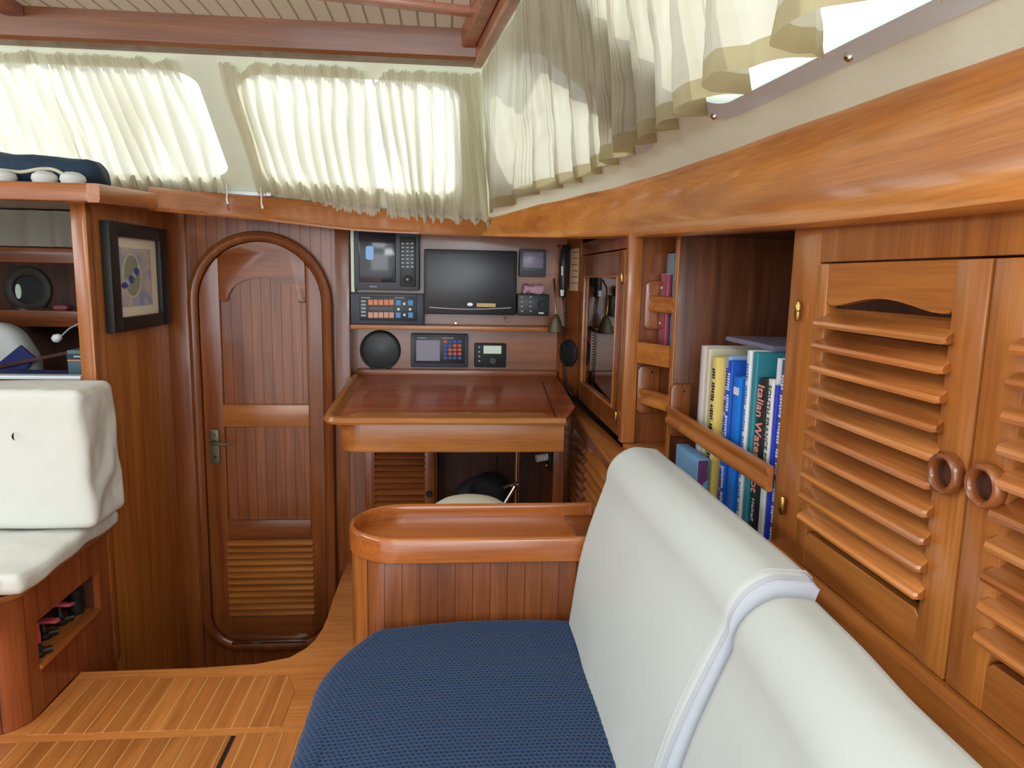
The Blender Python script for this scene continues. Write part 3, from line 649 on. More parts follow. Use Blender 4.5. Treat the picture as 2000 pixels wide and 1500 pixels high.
# radar display
a = on(690, 447, 2.99)
rd = thing('radar_display', 'dark grey radar display with glowing blue spot, upper left of the instrument wall', 'display', on(755, 570, 3.02))
panel_box(690, 447, 819, 568, 3.0, NY, 'greyplastic', rd, 'housing', 0.006)
_, a, c = panel_box(700, 450, 773, 552, 2.996, 3.004, 'screen', rd, 'screen')
panel_box(781, 462, 812, 560, 2.996, 3.004, 'black', rd, 'control_panel')
for r_ in range(7):
    for q in range(3): btn(784 + q * 9, 474 + r_ * 7.5, 790 + q * 9, 478 + r_ * 7.5, 2.996, 'greytext', rd)
kb = on(796, 546, 2.996); bm = B(); cyl(bm, kb, 'y', 0.018, -0.012, 22, bev=0.002); kn = part('knob', bm, 'black2', rd)
bm = B(); cyl(bm, kb + Vector((0, -0.0122, 0)), 'y', 0.004, -0.001, 10); part('knob_centre', bm, 'rope', kn)
g0 = on(722, 493, 2.9955); bm = prism(B(), rrect(g0.x - 0.016, g0.x + 0.016, g0.z - 0.030, g0.z + 0.026, 0.010), 'y', 2.9948, 2.9955); part('screen_glow', bm, 'glow', rd)
btn(722, 558.5, 736, 561, 3.0, 'greytext', rd, 'faint_lettering', 0.0008)
bm = bx(on(683, 450, 3.0).x, on(690, 450, 3.0).x, 3.02, NY, on(688, 570, 3.02).z, 1.43); struct('trim_15', bm, 'cream')
# autopilot / plotter control with orange and blue keys
gp = thing('control_panel', 'navy panel with two rows of orange keys and a blue arrow pad', 'instrument', on(755, 634, 3.02))
panel_box(684, 572, 828, 635, 3.005, NY, 'navyplastic', gp, 'housing', 0.005)
panel_box(702, 578, 814, 627, 3.000, 3.006, 'black', gp, 'faceplate', 0.002)
for q in range(5):
    btn(719 + q * 10.3, 585, 728.3 + q * 10.3, 596, 3.0, 'orange', gp); btn(719 + q * 10.3, 609.5, 728.3 + q * 10.3, 621, 3.0, 'pinkbtn', gp)
btn(721, 599.5, 768, 606, 3.0, 'greyplastic', gp, 'text_display', 0.001)
for r_ in range(5): btn(705, 586 + r_ * 7, 715, 590.5 + r_ * 7, 3.0, 'greytext', gp, 'small_key', 0.002)
for (u_, v_) in ((0, 0), (24, 0), (0, 24), (24, 24)): btn(773 + u_, 586 + v_, 783 + u_, 597 + v_, 3.0, 'bluebtn', gp)
for (u_, v_) in ((789.5, 593.5), (778.5, 604), (801, 604), (790, 615)):
    bm = B(); cyl(bm, on(u_, v_, 2.9998), 'y', 0.006, -0.004, 12, bev=0.001); part('arrow_key', bm, 'white', gp)
btn(705, 580, 723, 582.5, 3.0, 'greytext', gp, 'faint_lettering', 0.0008); btn(771, 580.5, 790, 582.5, 3.0, 'greytext', gp, 'faint_lettering', 0.0008)
# television
tv = thing('television', 'black flat screen television with silver strip and gold sticker on the instrument wall', 'television', on(918, 617, 3.0))
panel_box(828, 486, 1008, 616, 2.99, 3.03, 'black', tv, 'housing', 0.006)
panel_box(834, 493, 1002, 592, 2.9885, 2.992, 'tv', tv, 'screen', 0.001)
a = on(838, 600, 2.989); c = on(998, 601, 2.989); bm = B()
tube(bm, [(lerp(a.x, c.x, t), 2.988, lerp(a.z, c.z, t) - 0.007 * math.sin(t * math.pi)) for t in [i / 12 for i in range(13)]], 0.003, 8); part('silver_strip', bm, 'silver', tv)
a = on(918, 594.5, 2.9885); bm = prism(B(), ov(a.x, a.z, 0.012, 0.007), 'y', 2.987, 2.9895); part('logo_badge', bm, 'silver', tv)
btn(931, 592, 968, 600, 2.99, 'sticker', tv, 'sticker', 0.0015)
part('wall_bracket', bx(0.03, 0.13, 3.03, NY, 1.16, 1.28, bev=0.003), 'black2', tv)
bm = B(); cyl(bm, on(890, 631, 2.9998) , 'y', 0.004, -0.004, 10); single('cup_hook', bm, 'steel', 'tiny bright screw head on the shelf edge under the television', 'screw')
# small display upper right
sd = thing('depth_display', 'small square dark display with four keys, upper right of the television', 'display', on(1040, 540, 3.03))
panel_box(1015, 486, 1066, 541, 3.035, NY, 'greyplastic', sd, 'housing', 0.006); panel_box(1022, 492, 1061, 524, 3.033, 3.037, 'screen_lilac', sd, 'screen', 0.001).__class__
for q in range(4): btn(1021 + q * 10.5, 529, 1028 + q * 10.5, 536, 3.035, 'black', sd)
# vhf radio with cloth
vr = thing('marine_radio', 'black radio with round knob beside the lower right corner of the television', 'radio', on(1040, 616, 3.0))
panel_box(1011, 574, 1072, 617, 3.0, NY, 'black', vr, 'housing', 0.005)
for r_ in range(4):
    for q in range(2): btn(1017 + q * 17, 579 + r_ * 9, 1021.5 + q * 17, 582 + r_ * 9, 3.0, 'greytext', vr)
bm = B(); cyl(bm, on(1058, 595, 3.0), 'y', 0.017, -0.014, 20, bev=0.002); part('knob', bm, 'black2', vr)
btn(1052, 610, 1062, 613, 3.0, 'white', vr, 'maker_mark', 0.001)
a = on(1022, 556, 3.03); c = on(1060, 573, 3.03)
single('folded_cloth', soft(B(), a.x, c.x, 3.005, 3.055, c.z, a.z, 0.010, 8, amp=0.012, freq=45), 'pinkcloth', 'small crumpled pink and lilac cloth lying on top of the black radio', 'cloth')
# lower row
LY = 3.118
def spk(c, axis, r, parent):
    s = Vector((0, -1, 0)) if axis == 'y' else Vector((-1, 0, 0))
    bm = B(); lathe(bm, c, [(r, 0), (r, 0.008), (r * 0.95, 0.014), (r * 0.88, 0.012), (r * 0.86, 0.006)], axis=tuple(s), n=40); part('rim', bm, 'black2', parent)
    bm = B(); lathe(bm, c, [(r * 0.87, 0.002), (r * 0.86, 0.007), (r * 0.4, 0.016), (0.001, 0.019)], axis=tuple(s), n=40)
    part('grille', bm, 'black', parent)
sp = thing('round_speaker', 'large round black loudspeaker in the lower instrument row, left end', 'speaker', (on(743, 684, LY).x, LY, on(743, 722, LY).z))
spk(on(743, 684, LY), 'y', 0.088, sp)
pl_ = thing('chart_plotter', 'blue framed plotter with grey screen and red and blue keypad between speaker and small radio', 'instrument', on(858, 717, 3.09))
panel_box(802, 652, 914, 718, 3.085, LY, 'navyplastic', pl_, 'housing', 0.005); panel_box(809, 656, 907, 710, 3.081, 3.087, 'black', pl_, 'faceplate', 0.002)
btn(813, 664, 859, 705, 3.081, 'screen_lilac', pl_, 'screen', 0.001)
for r_ in range(5):
    for q in range(4):
        btn(866.5 + q * 9.2, 664 + r_ * 8.0, 873.5 + q * 9.2, 670 + r_ * 8.0, 3.081, 'redbtn' if (q >= 2 and 1 <= r_ <= 3) or (q == 0 and r_ == 0) or (q == 1 and 2 <= r_ <= 3) else 'navybtn', pl_)
btn(816, 659, 832, 661, 3.081, 'greytext', pl_, 'faint_lettering', 0.0008); btn(864, 659, 886, 661, 3.081, 'greytext', pl_, 'faint_lettering', 0.0008)
rx = thing('weather_receiver', 'small black receiver with pale lit screen and round knob, right of the keypad plotter', 'radio', on(957, 717, 3.09))
panel_box(927, 671, 988, 718, 3.090, LY, 'black2', rx, 'housing', 0.005); btn(944.5, 675, 979, 691, 3.09, 'pale_glow', rx, 'screen', 0.0015)
bm = B(); cyl(bm, on(962, 704, 3.09), 'y', 0.017, -0.014, 20, bev=0.002); part('knob', bm, 'black', rx)
for r_ in range(4):
    bm = B(); cyl(bm, on(936, 678 + r_ * 9, 3.0898), 'y', 0.0045, -0.003, 10); part('button', bm, 'greytext', rx)
bm = B(); cyl(bm, on(899, 727, LY), 'y', 0.0045, -0.003, 10); single('cup_hook', bm, 'steel', 'tiny bright screw head on the panel below the keypad plotter', 'screw')
bm = B(); tube(bm, [on(985, 620, 2.999), on(990, 622, 2.992), on(994, 628, 2.990), on(989, 629, 2.992), on(996, 624, 2.996)], 0.0022, 8); single('cup_hook', bm, 'steel', 'small bright metal hook on the shelf edge below the television', 'hook')
# side speaker on the diagonal corner panel, notice, microphone, brass bell lamp, coiled cord
cn = Vector((-0.86, -0.5, 0)).normalized()
q_ = Vector((0.522, 3.045, 0.930)) + cn * 0.004
sp2 = thing('round_speaker', 'round black loudspeaker on the side panel beside the glazed cabinet', 'speaker', (q_.x, q_.y, q_.z - 0.07))
bm = B(); lathe(bm, q_, [(0.06, -0.004), (0.06, 0.008), (0.05, 0.012), (0.048, 0.006), (0.02, 0.012), (0.001, 0.013)], axis=tuple(cn), n=30); part('grille', bm, 'black2', sp2)
bm = B(); bz = 1.21
A0 = Vector((0.548, 2.99, 0)); tv_ = (Vector((0.475, 3.12, 0)) - A0).normalized()
def crn(s, z, o): return A0 + tv_ * s + Vector((0, 0, z)) + cn * o
loft(bm, [[crn(s, z, 0.0012) for s, z in ((0.012, 1.20), (0.012, 1.38), (0.070, 1.375), (0.070, 1.20))], [crn(s, z, 0.0022) for s, z in ((0.012, 1.20), (0.012, 1.38), (0.070, 1.375), (0.070, 1.20))]])
nt = single('paper_notice', bm, 'paper', 'tall strip of aged paper with faint print pinned beside the telephone handset', 'notice', smooth=0)
for k in range(6):
    bm = B(); z = 1.365 - k * 0.026; l1 = 0.058 - random.random() * 0.02
    loft(bm, [[crn(s, zz, 0.0024) for s, zz in ((0.018, z), (0.018, z - 0.004), (l1, z - 0.004), (l1, z))], [crn(s, zz, 0.0028) for s, zz in ((0.018, z), (0.018, z - 0.004), (l1, z - 0.004), (l1, z))]]); part('printed_line', bm, 'ink', nt, smooth=0)
mc = thing('radio_handset', 'black radio telephone handset hanging on the instrument wall right of the television', 'handset', on(1100, 570, 3.02))
hs = [on(1107, 482, 3.03), on(1103, 495, 3.015), on(1101, 515, 3.00), on(1100, 540, 3.00), on(1100, 560, 3.00), on(1099, 578, 3.015)]
bm = B(); tube(bm, hs, [0.018, 0.020, 0.014, 0.013, 0.017, 0.015], 14); part('grip', bm, 'black', mc)
bm = B(); tube(bm, [on(1098, 520, 2.983), on(1098, 538, 2.983)], 0.004, 8); part('white_strip', bm, 'white', mc)  # white strip along the front of the grip
part('cradle', bx(on(1093, 540, 3.03).x, on(1109, 540, 3.03).x, 3.01, 3.068, 1.22, 1.34, bev=0.006), 'black2', mc)
bm = B(); tube(bm, [on(1098, 566, 2.99), on(1098, 578, 2.99)], [0.009, 0.007], 10); part('mouthpiece', bm, 'white', mc)
# coiled cord
path = [on(1101, 580, 3.0), on(1104, 620, 2.99), on(1102, 680, 2.98), on(1103, 730, 2.97), on(1110, 760, 2.93), on(1117, 771, 2.86)]
cp = catmull(path, 110); bm = B(); hel = []
for i, p in enumerate(cp): hel.append(p + Vector((math.cos(i * 0.62) * 0.0085, math.sin(i * 0.62) * 0.0085, 0)))
tube(bm, hel, 0.0016, 5); single('coiled_cord', bm, 'black2', 'black coiled cord dangling from the handset to the desk edge', 'cord')
# bell lamp
bl = thing('bell_lamp', 'dull bronze bell shaped lamp hanging on a thin brass stem right of the radio', 'lamp', on(1085, 650, 2.97))
bm = B(); tube(bm, [on(1082, 545, 3.06), on(1083, 560, 3.0), on(1084, 590, 2.97), on(1086, 615, 2.965)], 0.004, 8); part('stem', bm, 'brass', bl)
bc = on(1085, 650, 2.965)
bm = B(); lathe(bm, bc, [(0.034, 0), (0.036, 0.004), (0.030, 0.02), (0.022, 0.05), (0.014, 0.068), (0.006, 0.078), (0.001, 0.08)], n=26); part('bell_shade', bm, 'bronze', bl)
bm = B(); lathe(bm, on(1092, 484, 3.04), [(0.001, 0), (0.008, 0.004), (0.003, 0.014)], n=12); single('cup_hook', bm, 'steel', 'small bright hook high on the dark wall above the bell lamp stem', 'hook')
# ---- under the desk
struct('wall_underdesk', bx(-0.417, -0.052, 2.955, 2.985, -0.045, 0.66), 'part_plank')
lk = thing('louvred_locker', 'small louvred teak locker door below the left half of the chart table', 'locker', (-0.2, 2.95, 0.24))
a = on(722, 885, 2.94); c = on(849, 1000, 2.94)
part('door_stile', bx(a.x - 0.02, on(733, 890, 2.94).x, 2.932, 2.954, c.z - 0.1, 0.63, bev=0.003), 'red_z', lk); part('door_stile', bx(on(829, 890, 2.94).x, c.x, 2.932, 2.954, c.z - 0.1, 0.63, bev=0.003), 'red_z', lk)
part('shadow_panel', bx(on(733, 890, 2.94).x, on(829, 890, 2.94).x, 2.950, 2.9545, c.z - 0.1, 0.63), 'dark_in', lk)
sx0, sx1 = on(731, 890, 2.94).x, on(831, 890, 2.94).x
for i in range(13):
    z = 0.60 - i * 0.0265; bm = B(); pr = [(2.950, z + 0.012), (2.932, z + 0.002), (2.929, z - 0.003), (2.931, z - 0.008), (2.950, z + 0.003)]
    loft(bm, [[Vector((x, p[0], p[1])) for p in pr] for x in (sx0, sx1)]); part('louvre_slat', bm, 'red_x', lk)
bm = B(); cyl(bm, on(838, 964, 2.932), 'y', 0.014, -0.012, 16, bev=0.003); part('knob', bm, 'black2', lk)
# dark recess behind the opening
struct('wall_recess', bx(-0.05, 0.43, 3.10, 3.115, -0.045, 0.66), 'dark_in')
struct('wall_recess_side', bx(0.415, 0.428, 2.721, 3.09, -0.045, 0.735), 'red_z')
bm = B(); soft(bm, on(895, 960, 3.0).x, on(992, 960, 3.0).x, 2.92, 3.06, 0.05, on(940, 936, 3.0).z, 0.05, 10, amp=0.05, freq=9, seed=3)
bg_ = single('black_bag', bm, 'bag', 'crumpled black bag stowed in the dark recess under the chart table', 'bag')
bm = B(); tube(bm, [on(970, 890, 3.03), on(972, 930, 3.02), on(960, 955, 2.98), on(966, 962, 2.95), on(972, 965, 2.94)], 0.004, 8); part('strap', bm, 'bag', bg_)
pp = thing('steel_pole', 'polished steel pole with clamp and slanting brace under the chart table', 'pole', on(1010, 1000, 2.75))
b0 = on(1011, 900, 2.70)
bm = B(); tube(bm, [(b0.x, 2.70, 0.0), (b0.x, 2.70, 0.698)], 0.0125, 16); part('pole', bm, 'steel', pp)
bm = B(); tube(bm, [on(1005, 950, 2.68), on(984, 986, 2.66), on(960, 1030, 2.64)], 0.010, 12); part('brace', bm, 'steel', pp)
bm = B(); lathe(bm, on(1010, 950, 2.70) , [(0.016, -0.012), (0.018, 0), (0.016, 0.012)], n=16); part('clamp', bm, 'steel', pp)
bm = B(); tube(bm, [on(1008, 944, 2.68), on(992, 948, 2.67), on(983, 953, 2.66)], [0.006, 0.006, 0.008], 10); part('clamp_handle', bm, 'steel', pp)
sk = thing('battery_switch', 'black plate with fat white knob below the right end of the chart table', 'switch', (0.408, 2.80, 0.48))
part('plate', bx(0.4030, 0.4145, 2.755, 2.845, 0.475, 0.575, bev=0.004), 'black2', sk)
bm = B(); tube(bm, [(0.404, 2.80, 0.527), (0.355, 2.79, 0.522)], [0.015, 0.016], 16); part('knob', bm, 'white', sk)
for z in (0.560, 0.490):
    bm = B(); cyl(bm, (0.403, 2.80, z), 'x', 0.009, -0.010, 12, bev=0.001); part('plate_screw', bm, 'brass', sk)
stl = thing('round_stool', 'round white upholstered stool seat behind the rounded teak tray', 'stool', (0.07, 2.225, 0.0))
bm = B(); lathe(bm, (0.07, 2.225, 0.055), [(0.001, 0.385), (0.12, 0.385), (0.135, 0.395), (0.138, 0.42), (0.13, 0.445), (0.10, 0.465), (0.06, 0.475), (0.001, 0.478)], n=40); part('seat', bm, 'stoolwhite', stl)
bm = B(); lathe(bm, (0.07, 2.225, 0.0), [(0.12, 0.0), (0.12, 0.012), (0.03, 0.03), (0.025, 0.439)], n=24); part('pedestal', bm, 'steel', stl)
# ================================================================ TRAY PARTITION
tr = thing('end_partition', 'planked teak settee end topped by a rounded tray with raised rim', 'partition', (0.07, 1.88, 0.0))
def stad(g, y0=1.748, y1=2.045, x0=-0.272, x1=0.43):
    y0 -= g; y1 += g; x0 -= g; r = (y1 - y0) / 2
    return [(x1, y0)] + [(x0 + r + r * math.cos(math.radians(t)) * 1.0, (y0 + y1) / 2 + r * math.sin(math.radians(t))) for t in range(270, 89, -12)] + [(x1, y1)]
def ring3(loop, z): return [Vector((p[0], p[1], z)) for p in loop]
bm = B(); out = stad(0.0); inn = stad(-0.018)
loft(bm, [ring3(stad(-0.004), 0.513), ring3(out, 0.516), ring3(out, 0.570), ring3(stad(-0.003), 0.578), ring3(stad(-0.009), 0.581), ring3(stad(-0.015), 0.578), ring3(inn, 0.570), ring3(inn, 0.540)], closed=False, caps=False)
part('tray_rim', bm, 'tray', tr, smooth=50)
part('tray_base', prism(B(), stad(-0.017), 'z', 0.515, 0.541), 'tray', tr)
lp = stad(-0.030)[1:8]; bm = B()
def dbody(g): return stad(g, 1.768, 2.02, -0.252, 0.43)
loft(bm, [ring3(dbody(0), 0.0), ring3(dbody(0), 0.515)], closed=False, caps=False)
bm.free(); dbp = stad(0, 1.766, 2.025, -0.266, 0.43)
part('body', prism(B(), clip(dbp, 0, -0.212, False), 'z', 0.0, 0.514, bev=0.0015), 'part_plank', tr)
part('rounded_end', prism(B(), clip(dbp, 0, -0.213, True), 'z', 0.0, 0.514, bev=0.0015), 'gold_z', tr)
bm = B(); prism(bm, [(0.36, 1.768), (0.43, 1.768), (0.43, 2.025), (0.345, 2.025)], 'z', 0.541, 0.546, bev=0.001); part('tray_inlay', bm, 'red_x', tr)
# ================================================================ STARBOARD SETTEE
single('settee_base', bx(-0.235, 0.64, 0.2, 1.62, 0.0, 0.30, bev=0.004), 'part_plank', 'teak settee base mostly hidden by the navy knitted throw', 'bench')
def throw_mesh():
    me = bpy.data.meshes.new('knitted_throw'); cell = 0.0105
    x1 = 0.42; ya, yb = 0.42, 1.752; W = 0.70 + 0.30; n = 4
    nu = int(W / cell * n); nv = int((yb - ya + 0.05) / cell * n)
    verts = []; kn = []; R = 0.06; xe = -0.298; zt = 0.352
    def base(s, y):          # s runs from x1 leftwards over the seat edge and down
        cornerin = max(0, y - 1.50); xe2 = xe + 0.9 * cornerin ** 1.6 * 1.1
        flat = x1 - (xe2 + R)
        bulge = 0.016 * math.sin(max(0, min(1, s / flat)) * math.pi) + 0.008 * noise.noise(Vector((s * 4, y * 4, 0)))
        if s < flat: p = Vector((x1 - s, y, zt + bulge)); nr = Vector((0, 0, 1))
        elif s < flat + R * math.pi / 2:
            t = (s - flat) / R; p = Vector((xe2 + R - R * math.sin(t), y, zt - R + R * math.cos(t))); nr = Vector((-math.sin(t), 0, math.cos(t)))
        else:
            dd = s - flat - R * math.pi / 2; f = 0.012 * math.sin(y * 26 + noise.noise(Vector((y * 3, 0, 2))) * 3) * min(1, dd / 0.08)
            p = Vector((xe2 - f - 0.02 * min(1, dd / 0.2), y, zt - R - dd)); nr = Vector((-1, 0, 0))
        e = (yb - y)
        if e < 0.05: p.z -= (0.05 - e) ** 2 * 9
        return p, nr
    for i in range(nu + 1):
        s = W * i / nu
        for j in range(nv + 1):
            y = ya + (yb - ya) * j / nv; p, nr = base(s, y)
            a = s / cell; b = y / cell
            row = math.floor(b); sh2 = 0.5 * (row % 2)
            fa = (a + sh2) % 1.0; fb = b % 1.0
            # waffle: raised ribs round small pits
            pit = max(0.0, math.sin(math.pi * fa)) ** 0.8 * max(0.0, math.sin(math.pi * fb)) ** 1.2
            k = 1 - pit; kn.append(k)
            p = p + nr * (0.0042 * k + 0.0012 * noise.noise(Vector((a * 0.9, b * 0.9, 0))))
            verts.append(p)
    fc = [(i * (nv + 1) + j, (i + 1) * (nv + 1) + j, (i + 1) * (nv + 1) + j + 1, i * (nv + 1) + j + 1) for i in range(nu) for j in range(nv)]
    me.from_pydata(verts, [], fc); me.update()
    at = me.attributes.new('knit', 'FLOAT', 'POINT'); at.data.foreach_set('value', kn)
    o = link('knitted_throw', me, 'knit', None, smooth=180)
    o['label'] = 'navy blue waffle knit throw covering the seat in the foreground'; o['category'] = 'throw'
throw_mesh()
# back cushions: rounded profile swept along y
def backcushion(name, ya, yb, prof_fn, label, band):
    rt = thing(name, label, 'cushion', (0.5, (ya + yb) / 2, 0.34), 'white back cushions of the starboard settee')
    n = 60; rings = []
    for i in range(n + 1):
        t = i / n; tt = 0.5 - 0.5 * math.cos(t * math.pi); y = lerp(ya, yb, tt)
        e = min(y - ya, yb - y); r = 0.028; ins = 0 if e >= r else r - math.sqrt(max(0, r * r - (r - e) ** 2))
        if band and y < ya + 0.02: ins = min(ins, 0.004)
        rings.append(prof_fn(y, ins))
    bm = loft(B(), rings); part('cover', bm, 'vinyl', rt, smooth=60)
    return rt
def prof1(y, ins, zt=0.818, xb=0.312, xt=0.445, th=0.115, zb=0.36, xo=0.0):
    # polygon: front bottom -> front top -> rounded top -> back
    pts = []
    A = Vector((xb + ins, y, zb + ins)); Ht = zt - ins
    rr = 0.088
    fx = lambda z: lerp(xb, xt, (z - zb) / (zt - zb)) + ins - 0.018 * math.sin(math.pi * min(1, max(0, (z - zb) / (zt - zb)))) + xo
    for k in range(10):
        z = lerp(zb + ins, zt - rr, k / 9); pts.append(Vector((fx(z), y, z)))
    cx = fx(zt - rr) + rr - ins
    for k in range(1, 9):
        a = math.pi - k / 9 * math.pi * 0.5; pts.append(Vector((cx + (rr - ins * 0.5) * math.cos(a), y, zt - rr + (rr - ins) * math.sin(a))))
    xk = cx + th - rr - ins + 0.01
    for k in range(5): pts.append(Vector((lerp(cx, xk - 0.012, k / 4), y, zt - ins - 0.002 - 0.004 * k / 4)))
    pts.append(Vector((xk, y, zt - 0.018 - ins)))
    for k in range(1, 7):
        z = lerp(zt - 0.02 - ins, zb + ins, k / 6); pts.append(Vector((lerp(xk, xb + th - ins, k / 6) + xo, y, z)))
    for p in pts: p += Vector((1, 0, 0.5)) * 0.005 * noise.noise(p * 5)
    return pts
c1 = backcushion('back_cushion', 0.99, 1.735, lambda y, i: prof1(y, i, zt=lerp(0.802, 0.835, (y - 0.99) / 0.745), xt=lerp(0.475, 0.425, (y - 0.99) / 0.745), xo=0, th=lerp(0.135, 0.13, (y - 0.99) / 0.745)),
                  'tall white back cushion leaning between the teak tray and the nearer cushion', True)
# grey-white end band with seam of the first cushion
rings = [prof1(0.992 + dy, ii, zt=0.802 + s, xt=0.475, th=0.135) for dy, ii, s in ((-0.003, 0.004, 0), (0.030, -0.0006, 0.0006))]
bm = B(); loft(bm, rings, caps=True); part('end_band', bm, 'vinyl_cool', c1, 'cooler white boxed end panel')
bm = B(); tube(bm, [p for p in prof1(1.024, -0.0010, zt=0.8026, xt=0.475, th=0.135)][1:24], 0.0011, 6); part('seam_piping', bm, 'vinyl_cool', c1)
bm = B(); tube(bm, [p for p in prof1(0.990, 0.003, zt=0.802, xt=0.475, th=0.135)][1:24], 0.0011, 6); part('seam_piping', bm, 'vinyl_cool', c1)
c2 = backcushion('back_cushion', 0.30, 0.985, lambda y, i: prof1(y, i, zt=lerp(0.785, 0.785, (y - 0.3) / 0.68), xt=0.47 - 0.08 * (0.98 - y), xb=0.33 - 0.02 * (0.98 - y), th=0.125, xo=0),
                  'nearest white back cushion at the bottom right, below the louvred lockers', False)
# ================================================================ BOOKCASE / LOCKERS ALONG STARBOARD
XF = 0.65
# coaming ledge under lockers
bm = B(); lg = [(XF - 0.022, 0.730), (XF - 0.026, 0.722), (XF - 0.026, 0.60), (XF + 0.02, 0.60), (XF + 0.02, 0.735), (XF - 0.012, 0.735)]
loft(bm, [[Vector((p[0], y, p[1])) for p in lg] for y in (-0.3, 1.32)]); struct('trim_16', bm, 'gold_y')
struct('wall_starboard_lower', bx(XF + 0.01, XF + 0.03, -0.3, 2.0, 0.0, 0.60), 'gold_y')
lc = thing('louvred_cabinet', 'double locker with louvred teak doors and ring pulls above the white cushions', 'cabinet', (XF + 0.1, 0.85, 0.72))
Y = dict(f0=1.215, f1=1.318)
part('face_frame', box(box(bx(XF, XF + 0.022, Y['f0'] + 0.002, Y['f1'], 0.665, 1.372, bev=0.0015), XF, XF + 0.022, -0.3, Y['f0'] + 0.001, 1.288, 1.372, bev=0.0015), XF, XF + 0.022, -0.3, Y['f0'] + 0.001, 0.70, 0.737), 'gold_z', lc)
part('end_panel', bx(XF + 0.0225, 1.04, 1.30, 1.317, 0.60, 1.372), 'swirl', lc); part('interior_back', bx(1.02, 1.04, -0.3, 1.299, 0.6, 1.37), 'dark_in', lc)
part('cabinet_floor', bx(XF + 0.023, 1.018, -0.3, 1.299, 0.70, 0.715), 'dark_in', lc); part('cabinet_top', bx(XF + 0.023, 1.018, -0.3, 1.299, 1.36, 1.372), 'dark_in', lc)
def ldoor(ya, yb, ring_y, ring_z, parent, wf=0.034, wn=0.060):    # ya far edge, yb near edge
    i0, i1 = ya - wf, yb + wn
    d = part('door', box(box(bx(XF - 0.004, XF + 0.018, i0, ya, 0.740, 1.285, bev=0.002), XF - 0.004, XF + 0.018, yb, i1, 0.740, 1.285, bev=0.002), XF - 0.002, XF + 0.016, i1, i0, 0.741, 0.742), 'gold_z', parent)
    # top rail with shallow arch
    pts = [(i0 + 0.001, 1.285), (i0 + 0.001, 1.222), (i0 - 0.006, 1.216)] + [(lerp(i0 - 0.02, i1 + 0.02, t), 1.214 + 0.016 * math.sin(math.pi * t) ** 1.5) for t in [k / 14 for k in range(15)]] + [(i1 + 0.006, 1.216), (i1 - 0.001, 1.222), (i1 - 0.001, 1.285)]
    part('top_rail', prism(B(), pts, 'x', XF - 0.003, XF + 0.016, bev=0.0012, seg=1), 'gold_y', d)
    part('bottom_rail', prism(B(), [(i0 + 0.001, 0.740), (i1 - 0.001, 0.740), (i1 - 0.001, 0.796), (i1 + 0.008, 0.806), (i0 - 0.008, 0.806), (i0 + 0.001, 0.796)], 'x', XF - 0.003, XF + 0.016, bev=0.0012, seg=1), 'gold_y', d)
    for k in range(10):
        z = 1.183 - k * 0.0388; bm = B()
        pr = [(XF - 0.018, z - 0.007), (XF - 0.020, z - 0.002), (XF - 0.018, z + 0.003), (XF - 0.013, z + 0.0055), (XF + 0.016, z + 0.026), (XF + 0.020, z + 0.019), (XF - 0.002, z + 0.002), (XF - 0.010, z - 0.008)]
        cx_, cz_ = XF, z + 0.006; rings = []
        for y_, s in ((i0 + 0.012, 0.82), (i0 + 0.008, 1.0), (i1 - 0.006, 1.0), (i1 - 0.012, 0.82)):
            fr_ = 1.0
            rings.append([Vector((cx_ + (p[0] - cx_) * (s if p[0] < XF else 1), y_, cz_ + (p[1] - cz_) * s)) for p in pr])
        # the inner half of each slat sits inside the stiles
        for rg, yl in zip(rings, (i0 - 0.001, i0 - 0.001, i1 + 0.001, i1 + 0.001)):
            for q2 in rg:
                if q2.x > XF - 0.005: q2.y = yl
        loft(bm, rings); part('louvre_slat', bm, 'slat', d)
    bm = B(); torus(bm, (XF - 0.012, ring_y, ring_z), 'x', 0.0228, 0.0055, sq=1.7); rp_ = part('ring_pull', bm, 'red_z', d, 'darker turned wooden finger ring')
    bm = B(); lathe(bm, (XF - 0.0042, ring_y, ring_z), [(0.022, 0.0), (0.022, -0.006), (0.0175, -0.006), (0.0165, -0.0006), (0.0001, -0.0006)], axis='x'); part('finger_hole', bm, 'dark_in', rp_)
    return d
d1 = ldoor(1.212, 0.806, 0.832, 1.012, lc)
d2 = ldoor(0.801, 0.395, 0.764, 1.016, lc, 0.062, 0.034)
for zz in (1.200, 0.826):
    bm = B(); c_ = Vector((XF - 0.009, 1.263, zz)); s_ = 1 if zz > 1 else 1
    lathe(bm, c_ - Vector((0, 0, 0.018)), [(0.001, -0.001), (0.004, 0.001), (0.0062, 0.008), (0.0064, 0.0165), (0.0052, 0.018), (0.0066, 0.0195), (0.0066, 0.029), (0.004, 0.036), (0.001, 0.038)], n=14)
    part('hinge', bm, 'brass', lc, 'small brass barrel hinge')
